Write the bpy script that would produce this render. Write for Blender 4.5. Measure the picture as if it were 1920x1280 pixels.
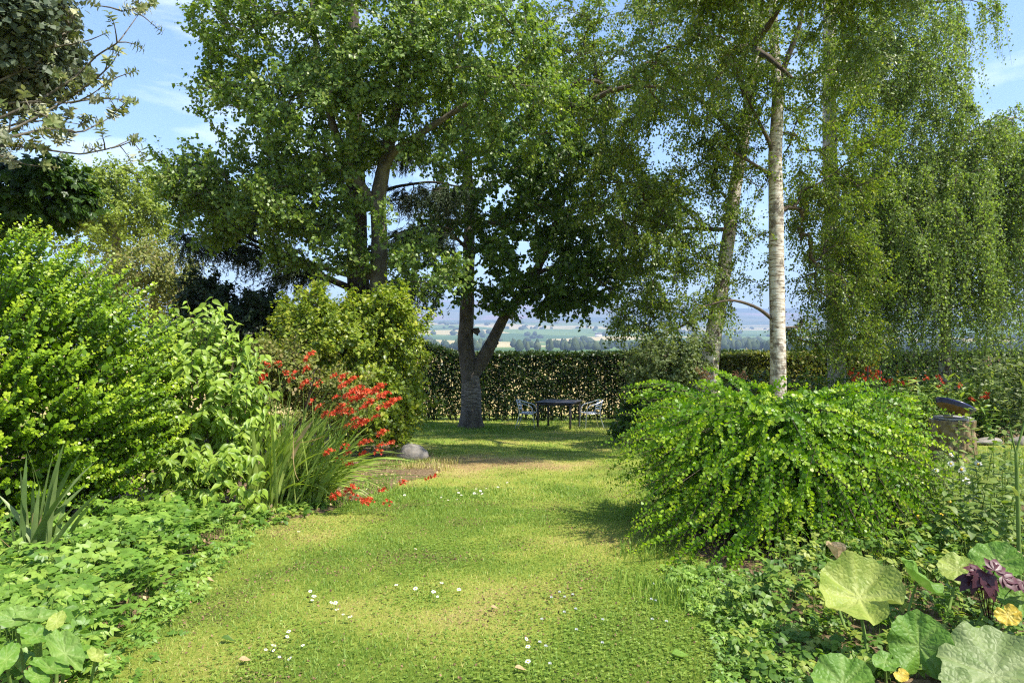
import bpy, math, random
import numpy as np
from mathutils import Matrix, Vector

rng = np.random.default_rng(11)
random.seed(5)
SC = bpy.context.scene
COL = SC.collection
for o in list(bpy.data.objects):
    bpy.data.objects.remove(o)

# ------------------------------------------------------------------ camera, sky, sun, exposure
FPX = 1280.0          # focal length in pixels of the 1920 px wide photograph (24 mm on 36 mm)
CAMZ = 1.6
cam_d = bpy.data.cameras.new('camera'); cam = bpy.data.objects.new('camera', cam_d); COL.objects.link(cam)
cam.location = (0, 0, CAMZ); cam.rotation_euler = (math.radians(90), 0, 0)
cam_d.lens = 24; cam_d.sensor_width = 36; cam_d.clip_start = 0.05; cam_d.clip_end = 60000
SC.camera = cam

SUN_EL, SUN_AZ = 55.0, 118.0      # azimuth clockwise from +Y (view direction): right and a little behind
el, az = math.radians(SUN_EL), math.radians(SUN_AZ)
TO_SUN = Vector((math.sin(az) * math.cos(el), math.cos(az) * math.cos(el), math.sin(el)))
w = bpy.data.worlds.new('World'); SC.world = w; w.use_nodes = True
nt = w.node_tree; nt.nodes.clear()
wo = nt.nodes.new('ShaderNodeOutputWorld'); bg = nt.nodes.new('ShaderNodeBackground')
sky = nt.nodes.new('ShaderNodeTexSky'); sky.sky_type = 'NISHITA'; sky.sun_disc = False
sky.sun_elevation = el; sky.sun_rotation = az; sky.altitude = 100; sky.air_density = 1.0; sky.dust_density = 0.5; sky.ozone_density = 2.0
tc = nt.nodes.new('ShaderNodeTexCoord'); mp = nt.nodes.new('ShaderNodeMapping'); mp.inputs['Scale'].default_value = (1.6, 1.6, 7.5)
mp.inputs['Location'].default_value = (0.35, 0.1, 0.55)
cn = nt.nodes.new('ShaderNodeTexNoise'); cn.inputs['Scale'].default_value = 2.3; cn.inputs['Detail'].default_value = 7; cn.inputs['Roughness'].default_value = 0.55
cr = nt.nodes.new('ShaderNodeValToRGB'); cr.color_ramp.elements[0].position = 0.52; cr.color_ramp.elements[1].position = 0.8
cr.color_ramp.elements[1].color = (0.75, 0.75, 0.75, 1)
mx = nt.nodes.new('ShaderNodeMix'); mx.data_type = 'RGBA'; mx.inputs[7].default_value = (7.0, 7.2, 8.0, 1)
nt.links.new(tc.outputs['Generated'], mp.inputs[0]); nt.links.new(mp.outputs[0], cn.inputs['Vector'])
nt.links.new(cn.outputs['Fac'], cr.inputs[0]); nt.links.new(cr.outputs[0], mx.inputs[0])
hs = nt.nodes.new('ShaderNodeHueSaturation'); hs.inputs['Saturation'].default_value = 1.08; nt.links.new(sky.outputs[0], hs.inputs['Color']); nt.links.new(hs.outputs[0], mx.inputs[6]); nt.links.new(mx.outputs[2], bg.inputs['Color'])
bg.inputs['Strength'].default_value = 0.13
nt.links.new(bg.outputs[0], wo.inputs['Surface'])

sun_d = bpy.data.lights.new('sun', 'SUN'); sun = bpy.data.objects.new('sun', sun_d); COL.objects.link(sun)
sun_d.energy = 4.6; sun_d.angle = math.radians(0.53); sun_d.color = (1.0, 0.95, 0.86)
sun.rotation_euler = TO_SUN.to_track_quat('Z', 'Y').to_euler()
SC.view_settings.view_transform = 'Standard'; SC.view_settings.look = 'None'
SC.view_settings.exposure = 1.25; SC.view_settings.gamma = 1.0; SC.view_settings.use_curve_mapping = False
SC.cycles.max_bounces = 8; SC.cycles.transmission_bounces = 6; SC.cycles.transparent_max_bounces = 8
SC.cycles.volume_bounces = 0; SC.cycles.use_denoising = False; SC.cycles.filter_width = 1.2

# ------------------------------------------------------------------ helpers
def nz(a):
    return a / np.maximum(np.linalg.norm(a, axis=-1, keepdims=True), 1e-9)

class Noise2:
    def __init__(s, seed):
        s.g = np.random.default_rng(seed).random((256, 256))
    def n(s, x, y):
        xi = np.floor(x).astype(int); yi = np.floor(y).astype(int); fx = x - xi; fy = y - yi
        fx = fx * fx * (3 - 2 * fx); fy = fy * fy * (3 - 2 * fy)
        a = s.g[xi & 255, yi & 255]; b = s.g[(xi + 1) & 255, yi & 255]; c = s.g[xi & 255, (yi + 1) & 255]; d = s.g[(xi + 1) & 255, (yi + 1) & 255]
        return (a * (1 - fx) + b * fx) * (1 - fy) + (c * (1 - fx) + d * fx) * fy
    def fbm(s, x, y, o=4):
        t = 0; am = 0.5; f = 1.0
        for k in range(o):
            t = t + am * s.n(x * f + 17.3 * k, y * f + 5.1 * k); am *= 0.5; f *= 2.03
        return t / (1 - 0.5 ** o)
N1, N2, N3 = Noise2(1), Noise2(2), Noise2(3)

def zg(x, y):
    x = np.asarray(x, float); y = np.asarray(y, float)
    t = np.maximum(0, y - 4.5 + 1.5) ; s = np.where(t < 3, t * t / 6.0, t - 1.5)
    return -0.055 * s + 0.05 * (N1.fbm(x * 0.35 + 9, y * 0.35) - 0.5)

def W(px, py, d):
    return np.array([(px - 960) / FPX * d, d, CAMZ - (py - 640) / FPX * d])

def G(px, py):
    """ground point under a pixel of the photograph, in metres"""
    lo, hi = 1.0, 60.0
    for _ in range(50):
        m = (lo + hi) / 2
        p = W(px, py, m)
        if p[2] > zg(p[0], p[1]): lo = m
        else: hi = m
    return W(px, py, lo)

def onground(px, d):
    x = (px - 960) / FPX * d
    return np.array([x, d, float(zg(x, d))])

def inpoly(x, y, poly):
    r = np.zeros(x.shape, bool); n = len(poly)
    for i in range(n):
        x1, y1 = poly[i]; x2, y2 = poly[(i + 1) % n]
        c = ((y1 > y) != (y2 > y)) & (x < (x2 - x1) * (y - y1) / (y2 - y1 + 1e-12) + x1)
        r ^= c
    return r

def mesh_np(name, V, Fl, tint=None, smooth=False, pattr=None):
    me = bpy.data.meshes.new(name)
    V = np.ascontiguousarray(V, np.float32)
    if not isinstance(Fl, list): Fl = [Fl]
    Fl = [np.asarray(f, np.int32) for f in Fl if len(f)]
    lv = np.concatenate([f.ravel() for f in Fl]); lt = np.concatenate([np.full(len(f), f.shape[1], np.int32) for f in Fl])
    ls = np.concatenate([[0], np.cumsum(lt)[:-1]]).astype(np.int32)
    me.vertices.add(len(V)); me.vertices.foreach_set('co', V.ravel())
    me.loops.add(len(lv)); me.loops.foreach_set('vertex_index', lv)
    me.polygons.add(len(ls)); me.polygons.foreach_set('loop_start', ls)
    if smooth: me.polygons.foreach_set('use_smooth', np.ones(len(ls), bool))
    me.update(calc_edges=True)
    if tint is not None:
        a = me.attributes.new('tint', 'FLOAT', 'FACE'); a.data.foreach_set('value', np.ascontiguousarray(tint, np.float32))
    for k, v in (pattr or {}).items():
        a = me.attributes.new(k, 'FLOAT', 'POINT'); a.data.foreach_set('value', np.ascontiguousarray(v, np.float32))
    return me

def origin_of(p):
    v = np.zeros(3)
    while p is not None:
        v = v + np.array(p.location); p = p.parent
    return v

def thing(name, label, cat, loc, group=None):
    o = bpy.data.objects.new(name, None); o.empty_display_size = 0.1; COL.objects.link(o)
    o.location = tuple(map(float, loc)); o['label'] = label; o['category'] = cat
    if group: o['group'] = group
    return o

def part(name, V, Fl, mat, parent=None, tint=None, smooth=False, kind=None, pattr=None, label=None):
    if parent is not None: V = np.asarray(V) - origin_of(parent)
    me = mesh_np(name, V, Fl, tint, smooth, pattr); me.materials.append(mat)
    o = bpy.data.objects.new(name, me); COL.objects.link(o); o.parent = parent
    if kind: o['kind'] = kind
    if label: o['label'] = label
    return o

def structure(name, V, Fl, mat, **k):
    return part(name, V, Fl, mat, None, kind='structure', **k)

class MB:
    """collects geometry of one mesh"""
    def __init__(s): s.V = []; s.F = {}; s.n = 0; s.T = {}
    def add(s, V, F, tint=None):
        V = np.asarray(V, float).reshape(-1, 3)
        Fs = F if isinstance(F, list) and np.ndim(F[0]) == 2 else [F]
        for f in Fs:
            f = np.asarray(f, int)
            if not len(f): continue
            k = f.shape[1]
            s.F.setdefault(k, []).append(f + s.n)
            t = np.zeros(len(f)) if tint is None else np.broadcast_to(tint, (len(f),)) if np.ndim(tint) == 0 else np.asarray(tint)
            s.T.setdefault(k, []).append(t)
        s.V.append(V); s.n += len(V)
        return s
    def get(s):
        ks = sorted(s.F)
        return np.concatenate(s.V), [np.concatenate(s.F[k]) for k in ks], np.concatenate([np.concatenate(s.T[k]) for k in ks])
    def build(s, name, mat, parent=None, smooth=False, kind=None, label=None):
        V, F, T = s.get()
        return part(name, V, F, mat, parent, T, smooth, kind, None, label)

def tubes(P, R, sides=5):
    """P (m,n,3) centre lines, R (m,n) radii -> quads of m tubes"""
    P = np.asarray(P, float); R = np.asarray(R, float); m, n, _ = P.shape
    T = np.gradient(P, axis=1); T = nz(T)
    ref = np.where(np.abs(T[:, :1, 2:3]) > 0.9, np.array([1.0, 0, 0]), np.array([0, 0, 1.0]))
    A = nz(np.cross(T, np.broadcast_to(ref, T.shape))); B = np.cross(T, A)
    a = np.arange(sides) / sides * 2 * np.pi
    V = P[:, :, None, :] + R[:, :, None, None] * (np.cos(a)[None, None, :, None] * A[:, :, None, :] + np.sin(a)[None, None, :, None] * B[:, :, None, :])
    j = np.arange(n - 1)[:, None] * sides; s = np.arange(sides)[None, :]; s2 = (s + 1) % sides
    q = np.stack([j + s, j + s2, j + sides + s2, j + sides + s], -1).reshape(-1, 4)
    F = (q[None] + (np.arange(m) * n * sides)[:, None, None]).reshape(-1, 4)
    return V.reshape(-1, 3), F

def capped_tube(P, R, sides=10):
    P = np.asarray(P, float); V, F = tubes(P[None], np.asarray(R, float)[None], sides); n = len(P)
    V = np.vstack([V, P[:1], P[-1:]]); b = len(V)
    s = np.arange(sides); s2 = (s + 1) % sides
    c = np.concatenate([np.stack([s2, s, np.full(sides, b - 2)], -1), np.stack([(n - 1) * sides + s, (n - 1) * sides + s2, np.full(sides, b - 1)], -1)])
    return V, [F, c]

def smooth_line(pts, rad, step=0.15):
    pts = np.asarray(pts, float); rad = np.asarray(rad, float)
    L = np.concatenate([[0], np.cumsum(np.linalg.norm(np.diff(pts, axis=0), axis=1))])
    n = max(4, int(L[-1] / step)); t = np.linspace(0, L[-1], n)
    # catmull-rom like smoothing by repeated averaging of linear interpolation
    P = np.stack([np.interp(t, L, pts[:, k]) for k in range(3)], -1); r = np.interp(t, L, rad)
    for _ in range(max(2, int(0.35 / step))):
        P[1:-1] = 0.25 * P[:-2] + 0.5 * P[1:-1] + 0.25 * P[2:]; r[1:-1] = 0.25 * r[:-2] + 0.5 * r[1:-1] + 0.25 * r[2:]
    return P, r

def box(c, s, rotz=0.0, bev=0.0):
    x, y, z = np.array(s) / 2
    b = min(bev, x * .5, y * .5, z * .5)
    if b <= 0:
        V = np.array([[i * x, j * y, k * z] for k in (-1, 1) for j in (-1, 1) for i in (-1, 1)])
        F = np.array([[0, 2, 3, 1], [4, 5, 7, 6], [0, 1, 5, 4], [2, 6, 7, 3], [0, 4, 6, 2], [1, 3, 7, 5]]); Fl = [F]
    else:
        V = []; 
        for k, zz, o in ((0, -z, b), (1, -z + b, 0), (2, z - b, 0), (3, z, b)):
            xx, yy = x - o, y - o
            V += [[-xx + b, -yy, zz], [xx - b, -yy, zz], [xx, -yy + b, zz], [xx, yy - b, zz], [xx - b, yy, zz], [-xx + b, yy, zz], [-xx, yy - b, zz], [-xx, -yy + b, zz]]
        V = np.array(V); q = []
        for k in range(3):
            for i in range(8): q.append([k * 8 + i, k * 8 + (i + 1) % 8, k * 8 + 8 + (i + 1) % 8, k * 8 + 8 + i])
        Fl = [np.array(q), np.array([list(range(7, -1, -1)), list(range(24, 32))])]
    c_, s_ = math.cos(rotz), math.sin(rotz)
    V = V @ np.array([[c_, s_, 0], [-s_, c_, 0], [0, 0, 1]]) + np.array(c)
    return V, Fl

# leaf templates: x across, y along, z normal; unit length
def T_strip(prof, fold=0.15, curl=0.15, rows=5, wob=0.0):
    """leaf of 3 columns; prof = half widths at rows"""
    ys = np.linspace(0, 1, rows); V = []
    for i, y in enumerate(ys):
        zc = -curl * y * y
        w = prof[i]
        V += [[-w, y, zc + fold * w + wob * math.sin(9 * y)], [0, y, zc], [w, y, zc + fold * w - wob * math.sin(9 * y)]]
    q = []
    for i in range(rows - 1):
        b = i * 3; q += [[b, b + 1, b + 4, b + 3], [b + 1, b + 2, b + 5, b + 4]]
    return np.array(V), np.array(q)
T_KITE = (np.array([[0, 0, 0], [-.36, .42, .09], [0, 1, -.05], [.36, .42, .09]]), np.array([[0, 2, 1], [0, 3, 2]]))
T_BIRCH = (np.array([[0, 0, 0], [-.38, .35, .08], [0, 1, -.06], [.38, .35, .08]]), np.array([[0, 2, 1], [0, 3, 2]]))
T_ROUND = (np.array([[0, 0, 0], [-.42, .22, .08], [-.36, .72, .06], [0, 1, -.05], [.36, .72, .06], [.42, .22, .08]]), np.array([[0, 3, 2, 1], [0, 5, 4, 3]]))
T_OBOV = (np.array([[0, 0, 0], [-.22, .45, .06], [-.28, .8, .03], [0, 1, -.06], [.28, .8, .03], [.22, .45, .06]]), np.array([[0, 3, 2, 1], [0, 5, 4, 3]]))
T_OVATE = T_strip([.02, .23, .28, .2, .08, .0], .3, .3, 6)
T_LANCE = T_strip([.02, .11, .13, .08, .0], .25, .3)
T_OB5 = (np.array([[0, 0, 0], [-.28, .5, .06], [-.2, .93, -.01], [.2, .93, -.01], [.28, .5, .06]]), np.array([[0, 4, 3, 2, 1]]))
T_RND = (np.array([[0, 0, 0], [-.5, .42, .1], [-.16, 1, -.04], [.16, 1, -.04], [.5, .42, .1]]), np.array([[0, 4, 3, 2, 1]]))
T_RKITE = (np.array([[0, 0, 0], [-.5, .48, .12], [0, 1, -.06], [.5, .48, .12]]), np.array([[0, 2, 1], [0, 3, 2]]))
T_OV4 = T_strip([.02, .27, .2, .0], .3, .25, 4)
T_NEEDLE = (np.array([[-.03, 0, 0], [.03, 0, 0], [0, 1, 0]]), np.array([[0, 1, 2]]))
def comp_template(specs, leaf):
    V, F, n = [], [], 0
    for (x, y, ang, s, z) in specs:
        v = leaf[0] * s; c, sn = math.cos(ang), math.sin(ang)
        V.append(np.stack([v[:, 0] * c + v[:, 1] * sn + x, -v[:, 0] * sn + v[:, 1] * c + y, v[:, 2] + z - 0.15 * np.hypot(v[:, 0], v[:, 1])], -1)); F.append(leaf[1] + n); n += len(v)
    return np.concatenate(V), np.concatenate(F)
L4 = T_strip([.04, .30, .27, .0], .2, .15, 4)
L5 = T_strip([.03, .2, .25, .13, .0], .2, .2, 5)
T_ELDER = comp_template([(0, .62, 0, .4, 0), (0, .6, 1.15, .34, 0), (0, .6, -1.15, .34, 0), (.1, .34, 1.35, .34, -.03), (-.1, .34, -1.35, .34, -.03), (.1, .36, .55, .28, 0), (-.1, .36, -.55, .28, 0), (.09, .3, 2.2, .28, -.02), (-.09, .3, -2.2, .28, -.02)], L5)
SPE = [(0, .62, 0, .4, 0), (0, .6, 1.15, .34, 0), (0, .6, -1.15, .34, 0), (.1, .34, 1.35, .34, -.03), (-.1, .34, -1.35, .34, -.03), (.1, .36, .55, .28, 0), (-.1, .36, -.55, .28, 0), (.09, .3, 2.2, .28, -.02), (-.09, .3, -2.2, .28, -.02)]
T_ELDER_FAR = comp_template(SPE, T_KITE)
T_PALM = comp_template([(0, 0, 0, .8, 0), (0, 0, .75, .72, 0), (0, 0, -.75, .72, 0), (0, 0, 1.6, .5, 0), (0, 0, -1.6, .5, 0)], T_strip([.05, .3, .34, .17, .0], .2, .2))
T_MAPLE = comp_template([(0, 0, 0, .8, 0), (0, 0, .8, .7, 0), (0, 0, -.8, .7, 0)], (T_KITE[0], T_KITE[1]))

def place(tm, P, F, N, S, wid=1.0):
    tv, tf = tm
    F = nz(F); X = nz(np.cross(F, N)); Nn = np.cross(X, F)
    S = np.broadcast_to(S, (len(P),)); wid = np.broadcast_to(wid, (len(P),))
    V = P[:, None, :] + S[:, None, None] * (tv[None, :, 0:1] * wid[:, None, None] * X[:, None] + tv[None, :, 1:2] * F[:, None] + tv[None, :, 2:3] * Nn[:, None])
    Fa = (tf[None] + (np.arange(len(P)) * len(tv))[:, None, None]).reshape(-1, tf.shape[1])
    return V.reshape(-1, 3), Fa

def tint_rep(t, tm): return np.repeat(t, len(tm[1]))

def rdir(n): return nz(rng.normal(size=(n, 3)))

# ------------------------------------------------------------------ materials
MATS = {}
def newmat(name):
    m = bpy.data.materials.new(name); m.use_nodes = True; m.node_tree.nodes.clear(); MATS[name] = m
    return m, m.node_tree.nodes, m.node_tree.links

def ramp(N, stops):
    r = N.new('ShaderNodeValToRGB'); e = r.color_ramp.elements
    while len(e) < len(stops): e.new(0.5)
    for i, (p, c) in enumerate(stops): e[i].position = p; e[i].color = (*c, 1)
    return r

def leafmat(name, cols, trans=0.35, rough=0.42, spec=0.35, back=None, tcol=None, fine=None):
    m, N, L = newmat(name)
    out = N.new('ShaderNodeOutputMaterial'); p = N.new('ShaderNodeBsdfPrincipled'); tr = N.new('ShaderNodeBsdfTranslucent'); mix = N.new('ShaderNodeMixShader')
    at = N.new('ShaderNodeAttribute'); at.attribute_name = 'tint'
    r = ramp(N, [(i / (len(cols) - 1), c) for i, c in enumerate(cols)])
    L.new(at.outputs['Fac'], r.inputs[0]); col = r.outputs[0]
    if fine:
        g = N.new('ShaderNodeTexCoord'); nn = N.new('ShaderNodeTexNoise'); nn.inputs['Scale'].default_value = fine; nn.inputs['Detail'].default_value = 3
        hs = N.new('ShaderNodeHueSaturation'); mr = N.new('ShaderNodeMapRange'); mr.inputs[1].default_value = .3; mr.inputs[2].default_value = .7; mr.inputs[3].default_value = .75; mr.inputs[4].default_value = 1.25
        L.new(g.outputs['Object'], nn.inputs['Vector']); L.new(nn.outputs[0], mr.inputs[0]); L.new(mr.outputs[0], hs.inputs['Value']); L.new(col, hs.inputs['Color']); col = hs.outputs[0]
    front = col
    if back:
        ge = N.new('ShaderNodeNewGeometry'); mb = N.new('ShaderNodeMix'); mb.data_type = 'RGBA'; mb.inputs[7].default_value = (*back, 1)
        L.new(ge.outputs['Backfacing'], mb.inputs[0]); L.new(col, mb.inputs[6]); front = mb.outputs[2]
    L.new(front, p.inputs['Base Color']); p.inputs['Roughness'].default_value = rough; p.inputs['Specular IOR Level'].default_value = spec
    mu = N.new('ShaderNodeMix'); mu.data_type = 'RGBA'; mu.blend_type = 'MULTIPLY'; mu.inputs[0].default_value = 1; mu.inputs[7].default_value = (*(tcol or (1.5, 1.6, .5)), 1)
    L.new(col, mu.inputs[6]); L.new(mu.outputs[2], tr.inputs['Color'])
    mix.inputs[0].default_value = trans
    L.new(p.outputs[0], mix.inputs[1]); L.new(tr.outputs[0], mix.inputs[2]); L.new(mix.outputs[0], out.inputs[0])
    return m

def noisemat(name, stops, scale=(5, 5, 5), detail=5, rough=0.85, bump=0.4, bscale=None, bdist=0.02, spec=0.2, metallic=0, dist=0.0, nrough=.55):
    m, N, L = newmat(name)
    out = N.new('ShaderNodeOutputMaterial'); p = N.new('ShaderNodeBsdfPrincipled'); g = N.new('ShaderNodeTexCoord')
    mp = N.new('ShaderNodeMapping'); mp.inputs['Scale'].default_value = scale
    nn = N.new('ShaderNodeTexNoise'); nn.inputs['Scale'].default_value = 1; nn.inputs['Detail'].default_value = detail; nn.inputs['Distortion'].default_value = dist; nn.inputs['Roughness'].default_value = nrough
    L.new(g.outputs['Object'], mp.inputs[0]); L.new(mp.outputs[0], nn.inputs['Vector'])
    r = ramp(N, stops); L.new(nn.outputs[0], r.inputs[0]); L.new(r.outputs[0], p.inputs['Base Color'])
    p.inputs['Roughness'].default_value = rough; p.inputs['Specular IOR Level'].default_value = spec; p.inputs['Metallic'].default_value = metallic
    if bump:
        b = N.new('ShaderNodeBump'); b.inputs['Strength'].default_value = bump; b.inputs['Distance'].default_value = bdist
        if bscale:
            mp2 = N.new('ShaderNodeMapping'); mp2.inputs['Scale'].default_value = bscale; n2 = N.new('ShaderNodeTexNoise'); n2.inputs['Scale'].default_value = 1; n2.inputs['Detail'].default_value = 4
            L.new(g.outputs['Object'], mp2.inputs[0]); L.new(mp2.outputs[0], n2.inputs['Vector']); L.new(n2.outputs[0], b.inputs['Height'])
        else: L.new(nn.outputs[0], b.inputs['Height'])
        L.new(b.outputs[0], p.inputs['Normal'])
    L.new(p.outputs[0], out.inputs[0])
    return m

M_aspen = leafmat('aspen_leaf', [(.08, .145, .03), (.135, .215, .042), (.2, .285, .06), (.3, .33, .08)], .38, .4, .4)
M_cherry = leafmat('cherry_leaf', [(.05, .105, .018), (.085, .155, .026), (.14, .21, .045)], .38, .4, .35)
M_birch = leafmat('birch_leaf', [(.07, .125, .016), (.12, .185, .024), (.185, .245, .036), (.32, .33, .05)], .4, .4, .35)
M_weep = leafmat('weeping_birch_leaf', [(.1, .16, .04), (.16, .235, .06), (.24, .31, .095), (.34, .39, .16)], .45, .45, .3)
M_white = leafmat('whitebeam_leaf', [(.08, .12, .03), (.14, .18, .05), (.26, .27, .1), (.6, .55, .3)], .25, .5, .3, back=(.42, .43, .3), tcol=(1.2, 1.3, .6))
M_whiteD = leafmat('whitebeam_dense_leaf', [(.05, .075, .04), (.09, .12, .065), (.16, .19, .11)], .25, .5, .3, back=(.3, .33, .27), tcol=(1.2, 1.3, .6))  # darker grey-green leaves of the dense part of the crown
M_syc = leafmat('sycamore_leaf', [(.03, .065, .01), (.05, .105, .014), (.08, .14, .02)], .3, .4, .35)
M_oak = leafmat('oak_leaf', [(.12, .17, .02), (.2, .26, .032), (.3, .35, .055)], .35, .45, .3)
M_haw = leafmat('hawthorn_leaf', [(.11, .14, .025), (.17, .2, .035), (.23, .23, .06), (.28, .2, .08)], .32, .5, .3)
M_con = leafmat('conifer_needle', [(.022, .04, .018), (.04, .065, .025), (.06, .085, .03)], .15, .5, .25, tcol=(1.1, 1.2, .6))
M_yew = leafmat('dark_shrub_leaf', [(.015, .03, .01), (.028, .05, .014), (.045, .07, .02)], .2, .45, .3)
M_shrubY = leafmat('yellow_green_shrub_leaf', [(.09, .14, .014), (.16, .23, .022), (.28, .34, .035), (.45, .43, .06)], .38, .38, .4)
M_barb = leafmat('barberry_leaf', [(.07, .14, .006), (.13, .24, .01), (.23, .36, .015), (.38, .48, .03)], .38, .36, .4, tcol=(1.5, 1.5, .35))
M_coto = leafmat('spreading_shrub_leaf', [(.06, .15, .009), (.13, .255, .014), (.26, .4, .022), (.4, .49, .03)], .35, .42, .35, tcol=(1.4, 1.5, .35))
M_dog = leafmat('mock_orange_leaf', [(.16, .25, .025), (.23, .34, .035), (.31, .41, .06)], .36, .42, .35, fine=9)
M_elder = leafmat('ground_elder_leaf', [(.08, .16, .02), (.13, .24, .03), (.2, .32, .05), (.27, .37, .06)], .34, .42, .35, fine=12)
M_nettle = leafmat('nettle_leaf', [(.06, .13, .015), (.11, .2, .025), (.18, .28, .04), (.3, .33, .06)], .34, .45, .3)
M_sword = leafmat('sword_leaf', [(.16, .24, .04), (.25, .34, .06), (.36, .44, .11)], .3, .4, .35, fine=6)
M_iris = leafmat('iris_leaf', [(.1, .16, .05), (.17, .24, .075), (.25, .31, .11)], .25, .4, .35, fine=7)
M_dry = leafmat('dry_leaf', [(.3, .2, .09), (.42, .3, .15), (.55, .42, .24)], .2, .6, .2, tcol=(1.1, 1, .8), fine=9)
M_hedge = leafmat('hedge_leaf', [(.02, .045, .011), (.036, .07, .016), (.065, .1, .026), (.12, .1, .04)], .34, .4, .4)
M_rose = leafmat('pale_bush_leaf', [(.08, .115, .035), (.13, .17, .055), (.2, .23, .08)], .36, .5, .3)
M_grass = leafmat('grass_blade', [(.125, .225, .028), (.23, .335, .048), (.35, .42, .085), (.48, .44, .14), (.52, .38, .18)], .3, .5, .25, tcol=(1.3, 1.4, .5))
M_clover = leafmat('clover_leaf', [(.12, .2, .025), (.19, .28, .035), (.26, .34, .06)], .3, .45, .3)
M_red = leafmat('red_petal', [(.52, .035, .014), (.66, .075, .025), (.72, .16, .06)], .3, .45, .3, tcol=(1.2, 1, 1))
M_pink = leafmat('pink_petal', [(.7, .3, .3), (.75, .45, .42)], .3, .5, .3, tcol=(1.1, 1, 1))
M_yel = leafmat('yellow_petal', [(.75, .5, .03), (.85, .62, .06)], .3, .5, .3, tcol=(1.1, 1, .8))
M_wpet = leafmat('white_petal', [(.72, .72, .68), (.85, .85, .82)], .25, .5, .3, tcol=(1, 1, 1))
M_purple = leafmat('purple_leaf', [(.05, .014, .018), (.09, .025, .03), (.15, .05, .055)], .3, .4, .4, tcol=(1.6, .9, .9), fine=14)
M_brown = leafmat('seed_head', [(.16, .08, .04), (.26, .14, .07)], .15, .7, .1, tcol=(1, .9, .7))
M_stem = noisemat('green_stem', [(.3, (.1, .16, .03)), (.7, (.16, .24, .05))], (30, 30, 8), bump=.1)
M_twig = noisemat('twig_bark', [(.3, (.06, .045, .03)), (.7, (.13, .1, .07))], (20, 20, 20), bump=.2)
M_barkG = noisemat('grey_bark', [(.25, (.05, .043, .03)), (.5, (.12, .105, .075)), (.75, (.22, .2, .15))], (9, 9, 4), 6, .9, .7, (18, 18, 5), .03)
M_barkD = noisemat('dark_bark', [(.3, (.03, .025, .018)), (.7, (.09, .075, .055))], (9, 9, 4), 6, .9, .7, (20, 20, 5), .03)
M_stumpb = noisemat('stump_bark', [(.25, (.07, .05, .025)), (.5, (.2, .145, .07)), (.75, (.33, .27, .17))], (14, 14, 7), 6, .9, .9, (16, 16, 9), .03)
M_stone = noisemat('stone', [(.25, (.12, .105, .08)), (.5, (.25, .225, .19)), (.72, (.36, .31, .25))], (7, 7, 7), 7, .85, .6, (25, 25, 25), .02)
M_soil = noisemat('soil_litter', [(.3, (.06, .04, .022)), (.5, (.17, .115, .06)), (.62, (.28, .195, .11)), (.75, (.42, .32, .2))], (26, 26, 26), 8, .95, 1.0, None, .03, nrough=.7)
M_alu = noisemat('aluminium', [(.3, (.62, .63, .65)), (.7, (.75, .76, .78))], (20, 20, 20), 2, .32, 0, metallic=.85, spec=.5)
M_table = noisemat('dark_table_paint', [(.3, (.035, .032, .032)), (.7, (.06, .055, .055))], (12, 12, 12), 3, .45, .1, spec=.4)
M_post = noisemat('dark_metal', [(.3, (.012, .012, .014)), (.7, (.03, .03, .03))], (12, 12, 12), 3, .5, .1)
M_blue = noisemat('blue_glaze', [(.3, (.018, .02, .075)), (.7, (.035, .04, .13))], (14, 14, 14), 4, .3, .05, spec=.5)
M_clay = noisemat('brown_clay', [(.3, (.1, .05, .028)), (.7, (.17, .09, .05))], (14, 14, 14), 4, .55, .1)
M_slate = noisemat('grey_slab', [(.3, (.2, .19, .18)), (.7, (.36, .34, .33))], (16, 16, 16), 5, .7, .4)

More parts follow.
